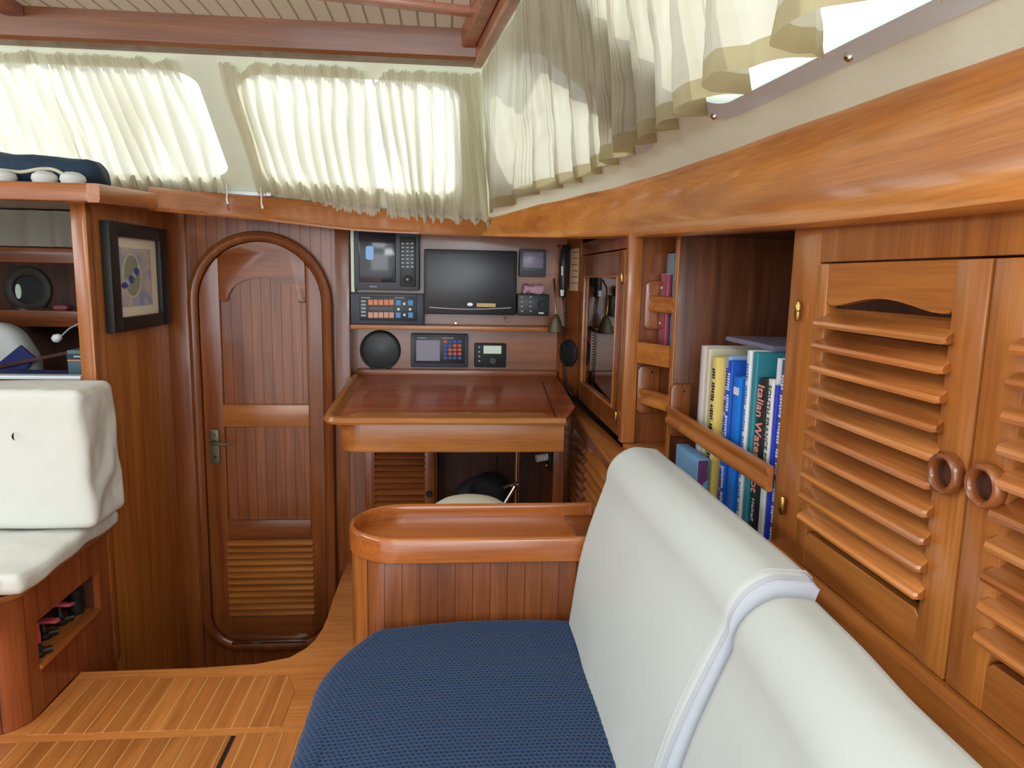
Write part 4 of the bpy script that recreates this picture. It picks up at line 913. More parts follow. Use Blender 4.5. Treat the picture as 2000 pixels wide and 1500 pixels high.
# --- bookcase between the locker and the divider
bk = thing('bookcase', 'open teak bookcase bay holding the pilot books, left of the louvred locker', 'bookcase', (0.8, 1.65, 0.62))
part('divider', bx(XF - 0.001, 1.03, 1.992, 2.014, 0.60, 1.385, bev=0.001), 'swirl', bk)
part('divider_edge', bx(XF - 0.006, XF - 0.0012, 1.988, 2.018, 0.60, 1.39, bev=0.001), 'gold_z', bk)
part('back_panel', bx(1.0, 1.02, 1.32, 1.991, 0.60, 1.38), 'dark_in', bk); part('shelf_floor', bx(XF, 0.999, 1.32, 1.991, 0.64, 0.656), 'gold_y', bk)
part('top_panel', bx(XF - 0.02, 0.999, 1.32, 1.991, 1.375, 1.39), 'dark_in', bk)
part('kick_board', bx(XF, XF + 0.015, 1.32, 1.991, 0.58, 0.639), 'gold_y', bk)
def fiddle(name, y0_, y1_, x0_, x1_, zb_, zt_, parent):
    zc_ = (zb_ + zt_) / 2; h = (zt_ - zb_) / 2
    pr = [(-0.006, -h), (-0.011, -h * 0.8), (-0.011, -h * 0.35), (-0.005, -h * 0.15), (-0.005, h * 0.3), (-0.010, h * 0.5), (-0.011, h * 0.85), (-0.005, h), (0.004, h), (0.004, -h)]
    bm = B(); loft(bm, [[Vector((x_ + p[0], y_, zc_ + p[1])) for p in pr] for x_, y_ in ((x0_, y0_), (x1_, y1_))]); return part(name, bm, 'gold_y', parent, smooth=50)
fiddle('fiddle_rail', 1.86, 1.32, 0.642, 0.642, 0.836, 0.888, bk)
def bracket(x_, y_, z0_, z1_, parent, w_=0.075, yy=None):
    pts = [(x_, z0_ + 0.01), (x_ + 0.01, z0_), (x_ + w_, z0_), (x_ + w_, z1_), (x_ + 0.012, z1_), (x_, z1_ - 0.012)]
    b2 = part('rail_bracket', prism(B(), pts, 'y', y_ - 0.016, y_, bev=0.004), 'red_z', parent)
    for z_ in (z0_ + 0.02, z1_ - 0.02):
        bm = B(); cyl(bm, (x_ + w_ * 0.62, y_ - 0.0158, z_), 'y', 0.004, -0.002, 10); part('screw', bm, 'steel', b2)
    return b2
b2 = bracket(0.640, 1.991, 0.80, 0.955, bk, 0.06)
fiddle('fiddle_rail', 1.991, 1.86, 0.642, 0.642, 0.836, 0.888, bk)
# --- books
book_specs = [ # px left, px right at y=760 row, z top, colour, label, text
 (1362, 1371, 1.080, (206, 196, 196), 'white and lilac worn hardback at the left end of the bookcase row', None, None),
 (1371.3, 1377.5, 1.076, (214, 206, 176), 'cream spined book beside the lilac hardback, left end of the row', None, None),
 (1378, 1384.5, 1.058, (66, 54, 130), 'slim purple book between the cream book and the yellow one', None, None),
 (1385, 1397, 1.060, (232, 208, 122), 'yellow spined book with slanting black lettering', '*', (40, 40, 36)),
 (1397.5, 1405, 1.045, (212, 176, 96), 'darker yellow paperback right behind the bright yellow spine', None, None),
 (1405.5, 1416, 1.070, (150, 176, 220), 'pale blue and white book with blue script down its spine', '*', (28, 66, 170)),
 (1416.5, 1425, 1.062, (22, 84, 190), 'royal blue book with small white script, left of the bright blue folder', '*', (220, 226, 240)),
 (1425.5, 1441, 1.028, (14, 120, 222), 'bright blue ring folder with a white square near its top', None, None),
 (1441.5, 1451.5, 1.050, (44, 96, 132), 'dull teal blue paperback right of the bright blue folder', None, None),
 (1452, 1459.5, 1.098, (218, 222, 226), 'tall white spined book right of the teal paperback', '*', (90, 110, 160)),
 (1460, 1469.5, 1.096, (46, 132, 146), 'teal green tall book left of the black pilot book', None, None),
 (1470, 1488, 1.042, (30, 42, 44), 'black pilot book with large pink lettering reading Italian Waters Pilot', 'Italian Waters Pilot', (240, 150, 134)),
 (1488.5, 1493, 1.04, (24, 60, 66), 'thin dark green book tucked behind the black pilot book', None, None),
 (1493.5, 1503.5, 1.048, (220, 222, 216), 'white pilot book lettered South France Pilot in small capitals', 'SOUTH FRANCE PILOT', (50, 50, 60)),
 (1504, 1510, 1.095, (224, 224, 228), 'tall white book with violet blue edge near the right end of the row', None, None),
 (1510.5, 1516, 1.04, (44, 60, 200), 'vivid blue slim book near the right end of the row', None, None),
 (1516.5, 1529, 1.094, (66, 88, 140), 'slate blue hardback at the right end, against the locker frame', '*', (214, 220, 232)),
]
BXF = 0.676
def mkbook(ya_, yb_, zt_, zb_, xf, depth, col, label, txt, tcol, group, k):
    nm = 'spine_%d_%d_%d' % col
    if nm not in M: M[nm] = plain(nm, col, 0.42, coat=0.2)
    t = thing('book', label, 'book', (xf + depth / 2, (ya_ + yb_) / 2, zb_), group)
    g = 0.0006; y0_, y1_ = min(ya_, yb_) + g, max(ya_, yb_) - g; th = y1_ - y0_; cv = min(0.0022, th * 0.2)
    pr = [(xf + depth, y0_), (xf + depth, y0_ + cv), (xf + 0.008, y0_ + cv), (xf + 0.004, (y0_ + y1_) / 2), (xf + 0.008, y1_ - cv), (xf + depth, y1_ - cv), (xf + depth, y1_)]
    pr += [(xf + 0.004, y1_), (xf + 0.001, y1_ - th * 0.12), (xf, (y0_ + y1_) / 2), (xf + 0.001, y0_ + th * 0.12), (xf + 0.004, y0_)]
    part('cover', prism(B(), pr, 'z', zb_, zt_), nm, t)
    part('pages', bx(xf + 0.009, xf + depth - 0.004, y0_ + cv + 0.0002, y1_ - cv - 0.0002, zb_ + 0.003, zt_ - 0.004), 'mat', t)
    if txt:
        tn = 'ink_%d_%d_%d' % tcol
        if tn not in M: M[tn] = plain(tn, tcol, 0.5)
        if txt == '*':      # worn lettering too small to read
            rr_ = random.Random(k); bm = B(); z_ = zt_ - 0.03; ym = (y0_ + y1_) / 2
            while z_ > zb_ + 0.05:
                for _ in range(rr_.randint(3, 8)):
                    h_ = rr_.uniform(0.003, 0.006); box(bm, xf - 0.0008, xf + 0.0004, ym - th * rr_.uniform(0.12, 0.28), ym + th * rr_.uniform(0.12, 0.28), z_ - h_, z_); z_ -= h_ + 0.0022
                z_ -= 0.009
            part('worn_lettering', bm, tn, t, smooth=0); return t
        sz = th * (1.0 if 'Italian' in txt else 0.85)
        cu_len = (zt_ - zb_) * 0.92
        o = text('title', txt, tn, t, (xf - 0.0006, (y0_ + y1_) / 2 + sz * 0.33, zt_ - 0.012), (0, 0, -1), (0, -1, 0), sz, font_bold=0.0006 if 'Italian' in txt else 0.0)
        if o:
            zs = [v.co.z for v in o.data.vertices]; L_ = max(zs) - min(zs)
            want = 0.245 if 'Italian' in txt else min(L_, cu_len)
            if abs(L_ - want) > 0.002:
                k_ = want / L_; dz0 = o.location.z - 0.0
                top_ = max(zs)
                for v in o.data.vertices: v.co.z = top_ + (v.co.z - top_) * k_
    return t
# spine positions measured along the row
for k, (pa, pb, zt_, col, lab, tx, tc) in enumerate(book_specs):
    xf = BXF + (0.004 * ((k * 7) % 3)) + (0.012 if k in (2, 4, 8, 12) else 0)
    ya_ = P(pa, 780, x=BXF).y; yb_ = P(pb, 780, x=BXF).y
    t = mkbook(ya_, yb_, zt_, 0.6565, xf, 0.17 + 0.02 * ((k * 5) % 3), col, lab, tx, tc, 'books in the teak bookcase', k)
    if 'ring folder' in lab: part('white_label', bx(xf - 0.0008, xf + 0.0006, yb_ + 0.008, ya_ - 0.010, 0.985, 1.003), 'white', t)
    if 'Italian' in lab:
        for s_, zz_ in (('Heikell', 0.805), ('CASO', 0.0)):
            if zz_: text('author_name', s_, 'white', t, (xf - 0.0006, (ya_ + yb_) / 2 + 0.006, zz_ - 0.035), (0, 0, -1), (0, -1, 0), 0.019)
bm = soft(B(), 0.72, 0.90, 1.52, 1.80, 1.097, 1.112, 0.006, 4); M['slate'] = plain('slate_lilac_cover', (120, 116, 140), 0.45); single('flat_book', bm, 'slate', 'grey lilac folder lying flat across the tops of the upright books', 'folder')
bxm = thing('slipcase_box', 'pale blue cardboard slipcase with purple notched end, standing below the fiddle rail', 'box', (0.655, 1.79, 0.657))
M['paleblue'] = plain('pale_blue_card', (112, 160, 206), 0.6); M['purple'] = plain('purple_card', (104, 52, 96), 0.55)
part('case', bx(0.634, 0.666, 1.715, 1.885, 0.657, 0.800, bev=0.001), 'paleblue', bxm)
pts = [(0.637, 0.661), (0.663, 0.661), (0.663, 0.715)] + arc(0.663, 0.73, 0.012, 270, 90, 8)[1:-1] + [(0.663, 0.745), (0.663, 0.796), (0.637, 0.796)]
part('end_panel', prism(B(), pts, 'y', 1.7135, 1.7148), 'purple', bxm, 'purple end with thumb notch', smooth=0)
# --- small bay with upper and lower rails (angled front) between divider and glazed cabinet
sb = thing('corner_shelves', 'narrow teak corner shelves with two fiddle rails beside the glazed cabinet', 'shelf', (0.75, 2.1, 0.735))
FX0, FY0, FX1, FY1 = 0.648, 2.018, 0.582, 2.160
part('far_panel', prism(B(), [(0.5875, 2.168), (0.93, 2.172), (0.93, 2.1885), (0.5875, 2.1885)], 'z', 0.73, 1.40), 'red_z', sb)
part('back_panel', bx(0.931, 0.945, 2.019, 2.188, 0.73, 1.38), 'dark_in', sb)
part('shelf_floor', prism(B(), [(0.60, 2.019), (0.93, 2.019), (0.93, 2.167), (0.548, 2.149)], 'z', 0.722, 0.738, bev=0.002), 'gold_y', sb)
part('middle_shelf', prism(B(), [(FX0, 2.019), (0.93, 2.019), (0.93, 2.167), (FX1 + 0.01, 2.165)], 'z', 1.0, 1.012), 'gold_y', sb)
part('shelf_fascia', prism(B(), [(FX0 - 0.010, 2.010), (FX0 + 0.004, 2.018), (0.592, 2.148), (0.578, 2.146)], 'z', 0.997, 1.062, bev=0.003), 'gold_y', sb)
part('top_panel', prism(B(), [(FX0, 2.019), (0.93, 2.019), (0.93, 2.167), (0.588, 2.165)], 'z', 1.385, 1.395), 'dark_in', sb)
bracket(0.600, 2.170, 1.10, 1.25, sb, 0.07); bracket(0.588, 2.170, 0.835, 0.985, sb, 0.07)
fiddle('fiddle_rail', 2.154, 2.012, 0.622, 0.652, 1.155, 1.205, sb); fiddle('fiddle_rail', 2.154, 2.012, 0.604, 0.650, 0.865, 0.915, sb)
for k, (xx, ww, zz, cc, lab) in enumerate(((0.700, 0.012, 1.27, (150, 60, 80), 'thin crimson book on the upper corner shelf, leftmost'), (0.716, 0.014, 1.33, (110, 130, 150), 'tall blue grey book on the upper corner shelf'), (0.734, 0.012, 1.30, (196, 186, 160), 'cream spined book on the upper corner shelf, next to the divider'), (0.750, 0.016, 1.24, (70, 100, 90), 'short green book on the upper corner shelf, behind the cream one'))):
    nm = 'cd_%d' % k; M[nm] = plain('cover_' + str(cc), cc, 0.4, coat=0.3)
    o = thing('book', lab, 'book', (xx, 2.09, 1.0125), 'books on the corner shelf')
    part('cover', bx(xx - 0.057, xx - 0.057 + ww, 2.075, 2.145, 1.0125, zz, bev=0.001), nm, o); part('pages', bx(xx - 0.055, xx - 0.059 + ww, 2.077, 2.143, zz, zz + 0.0008), 'mat', o)
# --- glazed cabinet
gc = thing('glazed_cabinet', 'tall teak cabinet with dark glass door right of the instrument wall', 'cabinet', (0.62, 2.55, 0.74))
GX = 0.55
part('carcass', box(box(box(bx(GX + 0.02, 0.95, 2.19, 2.21, 0.745, 1.40), GX + 0.02, 0.95, 2.98, 2.999, 0.745, 1.40), 0.93, 0.95, 2.211, 2.979, 0.745, 1.40), GX + 0.02, 0.929, 2.211, 2.979, 0.745, 0.757), 'dark_in', gc)
part('near_post', bx(GX - 0.008, GX + 0.035, 2.150, 2.190, 0.738, 1.40, bev=0.003), 'gold_z', gc)
part('face_frame', box(box(bx(GX, GX + 0.019, 2.192, 2.205, 0.745, 1.40), GX, GX + 0.019, 2.975, 2.988, 0.745, 1.40), GX, GX + 0.019, 2.2055, 2.9745, 1.350, 1.40), 'red_z', gc)
gd = part('door', box(box(box(bx(GX - 0.006, GX + 0.013, 2.208, 2.300, 0.748, 1.345, bev=0.002), GX - 0.006, GX + 0.013, 2.880, 2.970, 0.748, 1.345, bev=0.002), GX - 0.005, GX + 0.012, 2.3, 2.88, 1.265, 1.344), GX - 0.005, GX + 0.012, 2.3, 2.88, 0.749, 0.822), 'red_z', gc)
bm = B()
for (a0, a1, b0, b1) in ((2.300, 2.308, 0.822, 1.265), (2.872, 2.880, 0.822, 1.265), (2.308, 2.872, 0.822, 0.830), (2.308, 2.872, 1.257, 1.265)): box(bm, GX - 0.009, GX + 0.002, a0, a1, b0, b1, bev=0.002)
part('glass_bead', bm, 'gold_y', gd); part('glass_pane', bx(GX + 0.002, GX + 0.005, 2.305, 2.875, 0.827, 1.26), 'cab_glass', gd, smooth=0)
for zz in (1.235, 0.79):
    bm = B(); lathe(bm, (GX - 0.010, 2.222, zz), [(0.001, 0), (0.004, 0.004), (0.006, 0.012), (0.006, 0.028), (0.004, 0.036), (0.001, 0.038)], n=12); part('hinge', bm, 'brass', gd, 'small brass barrel hinge')
# counter plank and louvred front below
single('side_counter', prism(B(), [(0.470, 1.93), (0.640, 1.93), (0.640, 2.012), (0.592, 2.018), (0.545, 2.148), (0.545, 2.99), (0.508, 3.0)], 'z', 0.702, 0.722, bev=0.005), 'gold_y', 'narrow glossy teak counter running below the glazed cabinet', 'counter')
ul = thing('counter_locker', 'louvred teak locker front under the narrow side counter', 'locker', (0.5, 2.4, 0.0))
UX = 0.500
part('frame', box(box(box(bx(UX, UX + 0.02, 2.755, 2.799, 0.0, 0.700), UX, UX + 0.02, 2.45, 2.50, 0.0, 0.70), UX, UX + 0.02, 2.04, 2.12, 0.0, 0.70), UX + 0.001, UX + 0.019, 2.12, 2.755, 0.655, 0.699), 'red_z', ul)
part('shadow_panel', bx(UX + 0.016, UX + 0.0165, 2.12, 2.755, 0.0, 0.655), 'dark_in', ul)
for (a0, a1, mm) in ((2.50, 2.755, 'red_y'), (2.12, 2.45, 'gold_y')):
    for k in range(15):
        z = 0.625 - k * 0.036; bm = B(); pr = [(UX - 0.012, z - 0.008), (UX - 0.014, z - 0.002), (UX - 0.010, z + 0.004), (UX + 0.014, z + 0.022), (UX + 0.016, z + 0.014), (UX - 0.004, z - 0.008)]
        loft(bm, [[Vector((p[0], y_, p[1])) for p in pr] for y_ in (a0 - 0.004, a1 + 0.004)]); part('louvre_slat', bm, mm, ul)
bm = B(); soft(bm, 0.535, 0.600, 1.935, 1.975, 0.7225, 0.752, 0.012, 6); single('wooden_knob', bm, 'gold_y', 'small rounded wooden knob on the counter just above the tall white cushion', 'knob')
struct('wall_niche_return', bx(0.4285, 0.515, 2.825, 2.84, 0.0, 0.700), 'red_z')
struct('wall_niche_post', bx(0.412, 0.455, 2.70, 2.72, 0.0, 0.700, bev=0.002), 'red_z')
# ================================================================ PORT SETTEE
ps = thing('port_settee', 'planked teak port settee base with a cut out cubby hole, left edge of the photo', 'bench', (-1.5, 2.1, 0.0))
cu0, cu1, cz0, cz1 = 1.965, 2.318, 0.136, 0.268
bm = B(); PZ = 0.385
for (a0, a1, b0, b1) in ((1.94, cu0, -0.0, PZ), (cu1, 2.404, -0.6, PZ), (cu0, cu1, cz1, PZ), (cu0, cu1, 0.0, cz0)): box(bm, XL - 0.02, XL, a0, a1, b0, b1)
box(bm, XL - 0.02, XL - 0.0005, 2.166, cu1, -0.6, 0.0)
part('side_panel', bm, 'side_plank', ps, smooth=0)
cr = arc(-1.24, 1.94, 0.09, 0, -90, 10)
bm = B(); loft(bm, [[Vector((p[0], p[1], z)) for p in cr] + [Vector((-2.3, 1.85, z))] for z in (0.0, PZ)], closed=False, caps=False); part('front_panel', bm, 'side_plank', ps, smooth=50)
bm = B(); ed = [(-1.142, 2.40), (-1.142, 1.94)] + [(-1.24 + 0.098 * math.cos(math.radians(t)), 1.94 + 0.098 * math.sin(math.radians(t))) for t in range(-10, -91, -16)] + [(-2.3, 1.842)]
loft(bm, [[Vector((p[0], p[1], PZ - 0.012)) for p in ed], [Vector((p[0] + 0.004, p[1], PZ - 0.004)) for p in ed], [Vector((p[0], p[1], PZ + 0.004)) for p in ed], [Vector((p[0] - 0.03, p[1] + 0.005, PZ + 0.004)) for p in ed]], closed=False, caps=False); part('edge_moulding', bm, 'gold_y', ps)
part('cubby_shelf', bx(XL - 0.20, XL + 0.006, cu0, cu1, cz0 - 0.012, cz0 + 0.001, bev=0.002), 'gold_y', ps)
part('cubby_back', box(box(bx(XL - 0.22, XL - 0.20, cu0, cu1, cz0, cz1), XL - 0.199, XL - 0.021, cu1, cu1 + 0.01, cz0, cz1), XL - 0.199, XL - 0.021, cu0, cu1, cz1, cz1 + 0.01), 'dark_in', ps)
part('seat_board', bx(-2.3, XL - 0.022, 1.95, 2.404, PZ - 0.03, PZ - 0.012), 'dark_in', ps)
# pink handled valves in the cubby
VX = XL
for k, (yy, up_, lab) in enumerate(((2.21, 0.062, 'pink handled valve in the cubby, the farthest of the three'), (2.12, 0.050, 'pink handled valve in the middle of the cubby'), (2.015, 0.040, 'red handled valve standing on edge at the near end of the cubby'))):
    VX = XL + (0.038 if k == 2 else 0.0)
    v_ = thing('valve', lab, 'valve', (VX - 0.07, yy, cz0 + 0.0015), 'pink handled valves in the settee cubby')
    bm = B(); z_ = cz0 + 0.0015
    lathe(bm, (VX - 0.07, yy, z_), [(0.018, 0), (0.020, 0.01), (0.013, 0.018), (0.017, 0.026), (0.010, 0.034), (0.006, up_)], n=16)
    tube(bm, [(VX - 0.10, yy - 0.02, z_ + 0.014), (VX - 0.04, yy + 0.02, z_ + 0.014)], 0.010, 10); part('body', bm, 'darkmetal', v_)
    if k < 2: bm = soft(B(), VX - 0.096, VX - 0.030, yy - 0.014, yy + 0.014, z_ + up_, z_ + up_ + 0.010, 0.004, 5, amp=0.006, freq=40, seed=k)
    else: bm = soft(B(), VX - 0.078, VX - 0.064, yy - 0.022, yy + 0.014, z_ + 0.035, z_ + 0.098, 0.005, 5, amp=0.004, freq=30)
    part('handle', bm, 'pink', v_, 'pink plastic handle')
bm = B(); lathe(bm, (XL - 0.06, 2.285, cz0 + 0.0015), [(0.022, 0), (0.024, 0.02), (0.020, 0.05), (0.024, 0.07), (0.012, 0.085)], n=18); single('hose_fitting', bm, 'black2', 'black hose fitting at the far end of the settee cubby', 'fitting')
# cushions
def sc_warp(p):
    t = max(0, min(1, (p.x + 1.45) / 0.33)); return p
single('seat_cushion', soft(B(), -2.1, -1.105, 1.835, 2.395, 0.402, 0.458, 0.022, 26, amp=0.012, freq=7, seed=2), 'linen', 'cream linen covered seat cushion of the port settee, left edge', 'cushion')
bm = B()
def drape(u, v):
    x = lerp(-1.145 - 0.03 * v, -2.0, u); z = lerp(0.45, 0.26 + 0.03 * math.cos(u * 9), v)
    return Vector((x - 0.012 * math.sin(v * 7), 1.822 - 0.010 * math.sin(u * 40 + v * 3) * (0.3 + v) - 0.004 * math.sin(u * 90), z))
grid(bm, drape, 90, 14); dr = single('cushion_cover_skirt', bm, 'linen', 'loose cream cloth hanging over the front of the port seat cushion', 'cloth', smooth=180)
def bc_warp(p):
    # leans back a little, wider at the foot
    t = (p.z - 0.462) / 0.43; p = p.copy(); p.x += (1 - t) * 0.032 * (max(0, min(1, (p.x + 1.3) / 0.2))); p.y += t * 0.015
    if p.x > -1.17:
        s = (p.z * 14 + p.y * 9) * 2.4; p.x += 0.0022 * math.sin(s + noise.noise(p * 12) * 2.5) - 0.004
    if p.x > -1.125:
        e = max(0, min(1, (p.y - 2.165) / 0.05, (2.36 - p.y) / 0.05, (p.z - 0.48) / 0.05, (0.87 - p.z) / 0.05))
        q = p.z * 30 - p.y * 24; p.x += e * 0.006 * (math.sin(q + 2.2 * noise.noise(p * 9)) - 0.4)
    return p
bcu = single('back_cushion', soft(B(), -2.1, -1.092, 2.150, 2.372, 0.468, 0.893, 0.026, 40, amp=0.005, freq=6, seed=6, puff=0.0, warp=bc_warp), 'linen', 'plump white back cushion with creased end standing on the port seat cushion', 'cushion')
bm = B(); tube(bm, [(-1.268, 2.137, 0.773), (-1.272, 2.137, 0.765), (-1.272, 2.137, 0.757), (-1.268, 2.137, 0.749)], [0.0006, 0.0028, 0.0028, 0.0006], 6); part('small_tear', bm, 'black2', bcu)
# ================================================================ COMPARTMENT SEEN THROUGH THE OPENING
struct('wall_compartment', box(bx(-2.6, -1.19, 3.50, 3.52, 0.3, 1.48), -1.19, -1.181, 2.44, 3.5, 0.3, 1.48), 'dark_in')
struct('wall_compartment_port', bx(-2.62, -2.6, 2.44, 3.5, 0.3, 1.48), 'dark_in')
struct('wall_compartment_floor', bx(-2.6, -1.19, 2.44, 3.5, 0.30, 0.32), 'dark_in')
def cpt(u, v):
    x = lerp(-2.3, -1.26, u); z = lerp(1.475, 1.335, v); return Vector((x, 3.02 + 0.016 * math.sin(u * 60 + math.sin(u * 17)) * (0.5 + 0.5 * v), z))
bm = B(); grid(bm, cpt, 160, 8); single('short_curtain', bm, 'curtain', 'short grey white curtain along the top of the dark compartment on the left', 'curtain', smooth=180)
single('compartment_rail', bx(-2.5, -1.2, 3.03, 3.07, 1.27, 1.33, bev=0.004), 'red_x', 'dark wooden rail below the short curtain in the left compartment', 'rail')
single('compartment_shelf', bx(-2.0, -1.2, 3.20, 3.498, 1.0, 1.07, bev=0.004), 'red_x', 'dark reddish wooden shelf board across the left compartment', 'shelf')
ph = thing('porthole', 'round porthole with a painted, glowing sliver of daylight in the left compartment', 'porthole', (-1.98, 3.49, 1.1))
pc = P(45, 565, y=3.49); bm = B(); torus(bm, (pc.x + 0.02, 3.488, pc.z), 'y', 0.085, 0.022, sq=0.5); part('ring', bm, 'dimgrey', ph)
bm = B(); lathe(bm, (pc.x + 0.02, 3.499, pc.z), [(0.085, 0), (0.085, -0.004), (0.001, -0.004)], axis='y', n=28); part('pane', bm, 'black', ph)
bm = prism(B(), ov(pc.x - 0.022, pc.z - 0.01, 0.012, 0.034), 'y', 3.488, 3.4945); part('daylight', bm, 'pale_glow', ph)  # glowing oval on the closed pane stands in for daylight
bm = soft(B(), -2.5, -1.62, 2.86, 3.00, 0.76, 1.035, 0.06, 14, amp=0.01, freq=5, warp=lambda p: Vector((p.x - max(0, (p.z - 0.9)) * 0.55 * (1 if p.x > -1.9 else 0), p.y, p.z)))
single('pillow', bm, 'vinyl', 'white upholstered cushion with rounded shoulder in the left compartment', 'cushion')
bm = B(); prism(bm, [(P(0, 700, y=2.85).x - 0.3, 0.865), (P(0, 708, y=2.85).x, P(0, 708, y=2.85).z), (P(42, 674, y=2.85).x, P(42, 674, y=2.85).z), (P(70, 698, y=2.85).x, P(70, 698, y=2.85).z), (-1.62, 0.865)], 'y', 2.842, 2.852); single('folded_throw', bm, 'navycloth', 'blue cloth folded to a point over the white cushion in the left compartment', 'cloth')
single('berth_mattress', soft(B(), -2.5, -1.22, 2.45, 2.83, 0.74, 0.868, 0.02, 8), 'navycloth', 'navy blue covered mattress seen through the left opening', 'mattress')
single('leeboard', prism(B(), [(P(0, 716, y=2.84).x - 0.2, P(0, 722, y=2.84).z), (P(0, 719, y=2.84).x, P(0, 719, y=2.84).z), (P(140, 690, y=2.84).x, P(140, 690, y=2.84).z), (P(140, 684, y=2.84).x, P(140, 684, y=2.84).z), (P(0, 712, y=2.84).x, P(0, 712, y=2.84).z), (P(0, 712, y=2.84).x - 0.2, P(0, 716, y=2.84).z)], 'y', 2.832, 2.8405), 'dark_in', 'thin dark wooden strip slanting above the navy mattress', 'board')
bxc = thing('carton', 'small grey and teal carton with an orange line on the navy mattress', 'box', (-1.29, 2.56, 0.868))
M['carton'] = plain('grey_teal_card', (70, 96, 104), 0.5); M['cartond'] = plain('dark_teal_card', (20, 44, 52), 0.5)
a = P(130, 684, y=2.5); c = P(172, 736, y=2.5)
part('box', bx(a.x, c.x, 2.50, 2.58, 0.869, a.z, bev=0.002), 'carton', bxc); part('lid_band', bx(a.x - 0.0005, c.x, 2.4985, 2.5805, a.z - 0.030, a.z - 0.012), 'cartond', bxc)
part('orange_line', bx(a.x - 0.0005, c.x, 2.4985, 2.5, a.z - 0.036, a.z - 0.033), 'orange', bxc); part('faint_lettering', bx(a.x + 0.022, a.x + 0.05, 2.4978, 2.4984, a.z - 0.024, a.z - 0.018), 'greytext', bxc)
rl = thing('reading_lamp', 'small white reading lamp on a thin bent arm in the left compartment', 'lamp', P(108, 664, y=2.75))
bm = B(); tube(bm, [P(168, 628, y=2.70), P(150, 634, y=2.72), P(135, 642, y=2.74), P(120, 656, y=2.75)], 0.003, 8); part('arm', bm, 'greytext', rl)
bm = B(); dd = (P(104, 664, y=2.75) - P(120, 656, y=2.75)).normalized(); lathe(bm, P(120, 656, y=2.75), [(0.004, 0), (0.012, 0.006), (0.017, 0.022), (0.012, 0.032), (0.001, 0.036)], axis=tuple(dd), n=16); part('lamp_head', bm, 'white', rl)
bm = soft(B(), -1.72, -1.66, 3.24, 3.30, 1.0705, 1.092, 0.009, 5); M['dustypink'] = plain('dusty_pink', (150, 84, 84), 0.8); single('pink_bundle', bm, 'dustypink', 'small dusty pink bundle on the compartment shelf board', 'bundle')
bm = soft(B(), -1.52, -1.43, 3.24, 3.30, 1.0705, 1.090, 0.009, 5); single('white_bundle', bm, 'linen', 'small white bundle on the compartment shelf board', 'bundle')
# ================================================================ ON THE TOP SHELF
bm = soft(B(), -1.85, -1.115, 2.37, 2.56, 1.502, 1.600, 0.045, 14, amp=0.02, freq=8, seed=4); single('dark_cushion', bm, 'tealcloth', 'dark teal blue cushion lying on the top shelf at the left edge', 'cushion')
for (a_, lab) in ((8, 'half round white fender ball on the top shelf, at the left photo edge'), (88, 'half round white fender ball on the top shelf, middle of the three'), (143, 'half round white fender ball on the top shelf, nearest the curtain')):
    c_ = P(a_, 356, y=2.335); bm = B(); lathe(bm, (c_.x, 2.335, 1.5055), [(0.031, 0), (0.036, 0.012), (0.033, 0.024), (0.020, 0.034), (0.001, 0.037)], n=24); single('fender_ball', bm, 'vinyl', lab, 'fender', 'white fender balls on the top shelf')
bm = B(); tube(bm, catmull([P(-60, 334, y=2.355), P(0, 332, y=2.36), P(40, 336, y=2.36), P(80, 330, y=2.36), P(110, 333, y=2.36), P(140, 352, y=2.35)], 6), 0.0055, 8); single('white_rope', bm, 'rope', 'cream rope lying over the dark cushion behind the white balls', 'rope')
# ================================================================ CURTAINS
def fold(s, n, seed=0.0, sharp=0.35, v=0.0):
    ph_ = s * n * 2 * math.pi + 5.5 * noise.noise(Vector((s * n * 0.3, seed, v * 0.9)))
    k = 0.55 + 0.9 * noise.noise(Vector((s * n * 0.45, seed + 20, v * 1.3)))
    return (math.sin(ph_) + sharp * math.sin(2 * ph_ + seed)) * max(0.15, k + 0.25)
NFv = Vector(NF).normalized()
def fcurtain(name, xt0, xt1, xb0, xb1, n, seed, label, sag=(), hem=None, vtop=0.985, group=None, vbot=0.03, off=0.018):
    nu = int(n * 14); nv = 40; bm = B(); uvl = bm.loops.layers.uv.new('UVMap')
    def f(u, v):
        gather = 0.25 + 0.75 * math.sin(math.pi * min(1, max(0, v))) ** 0.7
        x = lerp(lerp(xt0, xt1, u), lerp(xb0, xb1, u), v) + 0.008 * noise.noise(Vector((u * 6, v * 2.2, seed + 3)))
        vt = vtop - sum(d_ * math.exp(-((x - c_) / w_) ** 2) for c_, d_, w_ in sag)
        vb = vbot - (hem(u) if hem else 0)
        vv = lerp(vt, vb, v); p = front(x, max(vv, 0.0))
        if vv < 0: p += Vector((0, 0.0 - 0.02, vv * 0.43))       # hangs down over the trim
        ends = max(0, 1 - v / 0.16, 1 - (1 - v) / 0.14); a_ = fold(u, n * 0.8, seed, v=v) * (0.003 + 0.020 * gather) + fold(u, n * 2.2, seed + 4, v=v) * 0.003 + math.sin(u * n * 3.1 * 6.283) * 0.005 * ends
        wob = 0.010 * noise.noise(Vector((u * n * 0.5, v * 3, seed)))
        return p + NFv * (off + a_ + wob)
    grid(bm, f, nu, nv, uvl)
    o = single(name, bm, 'curtain', label, 'curtain', group, smooth=180); return o
G = 'gathered cream curtains across the forward windows'
fcurtain('curtain', -2.05, -1.262, -2.1, -1.36, 13, 1.0, 'cream curtain at the far left edge, swept aside above the dark cushion', group=G, vbot=0.02)
fcurtain('curtain', -1.262, -0.872, -1.352, -0.862, 12, 2.0, 'gathered cream curtain left of the bare cream window pillar', group=G, sag=((-0.94, 0.03, 0.02),), vbot=0.0, hem=lambda u: 0.01)
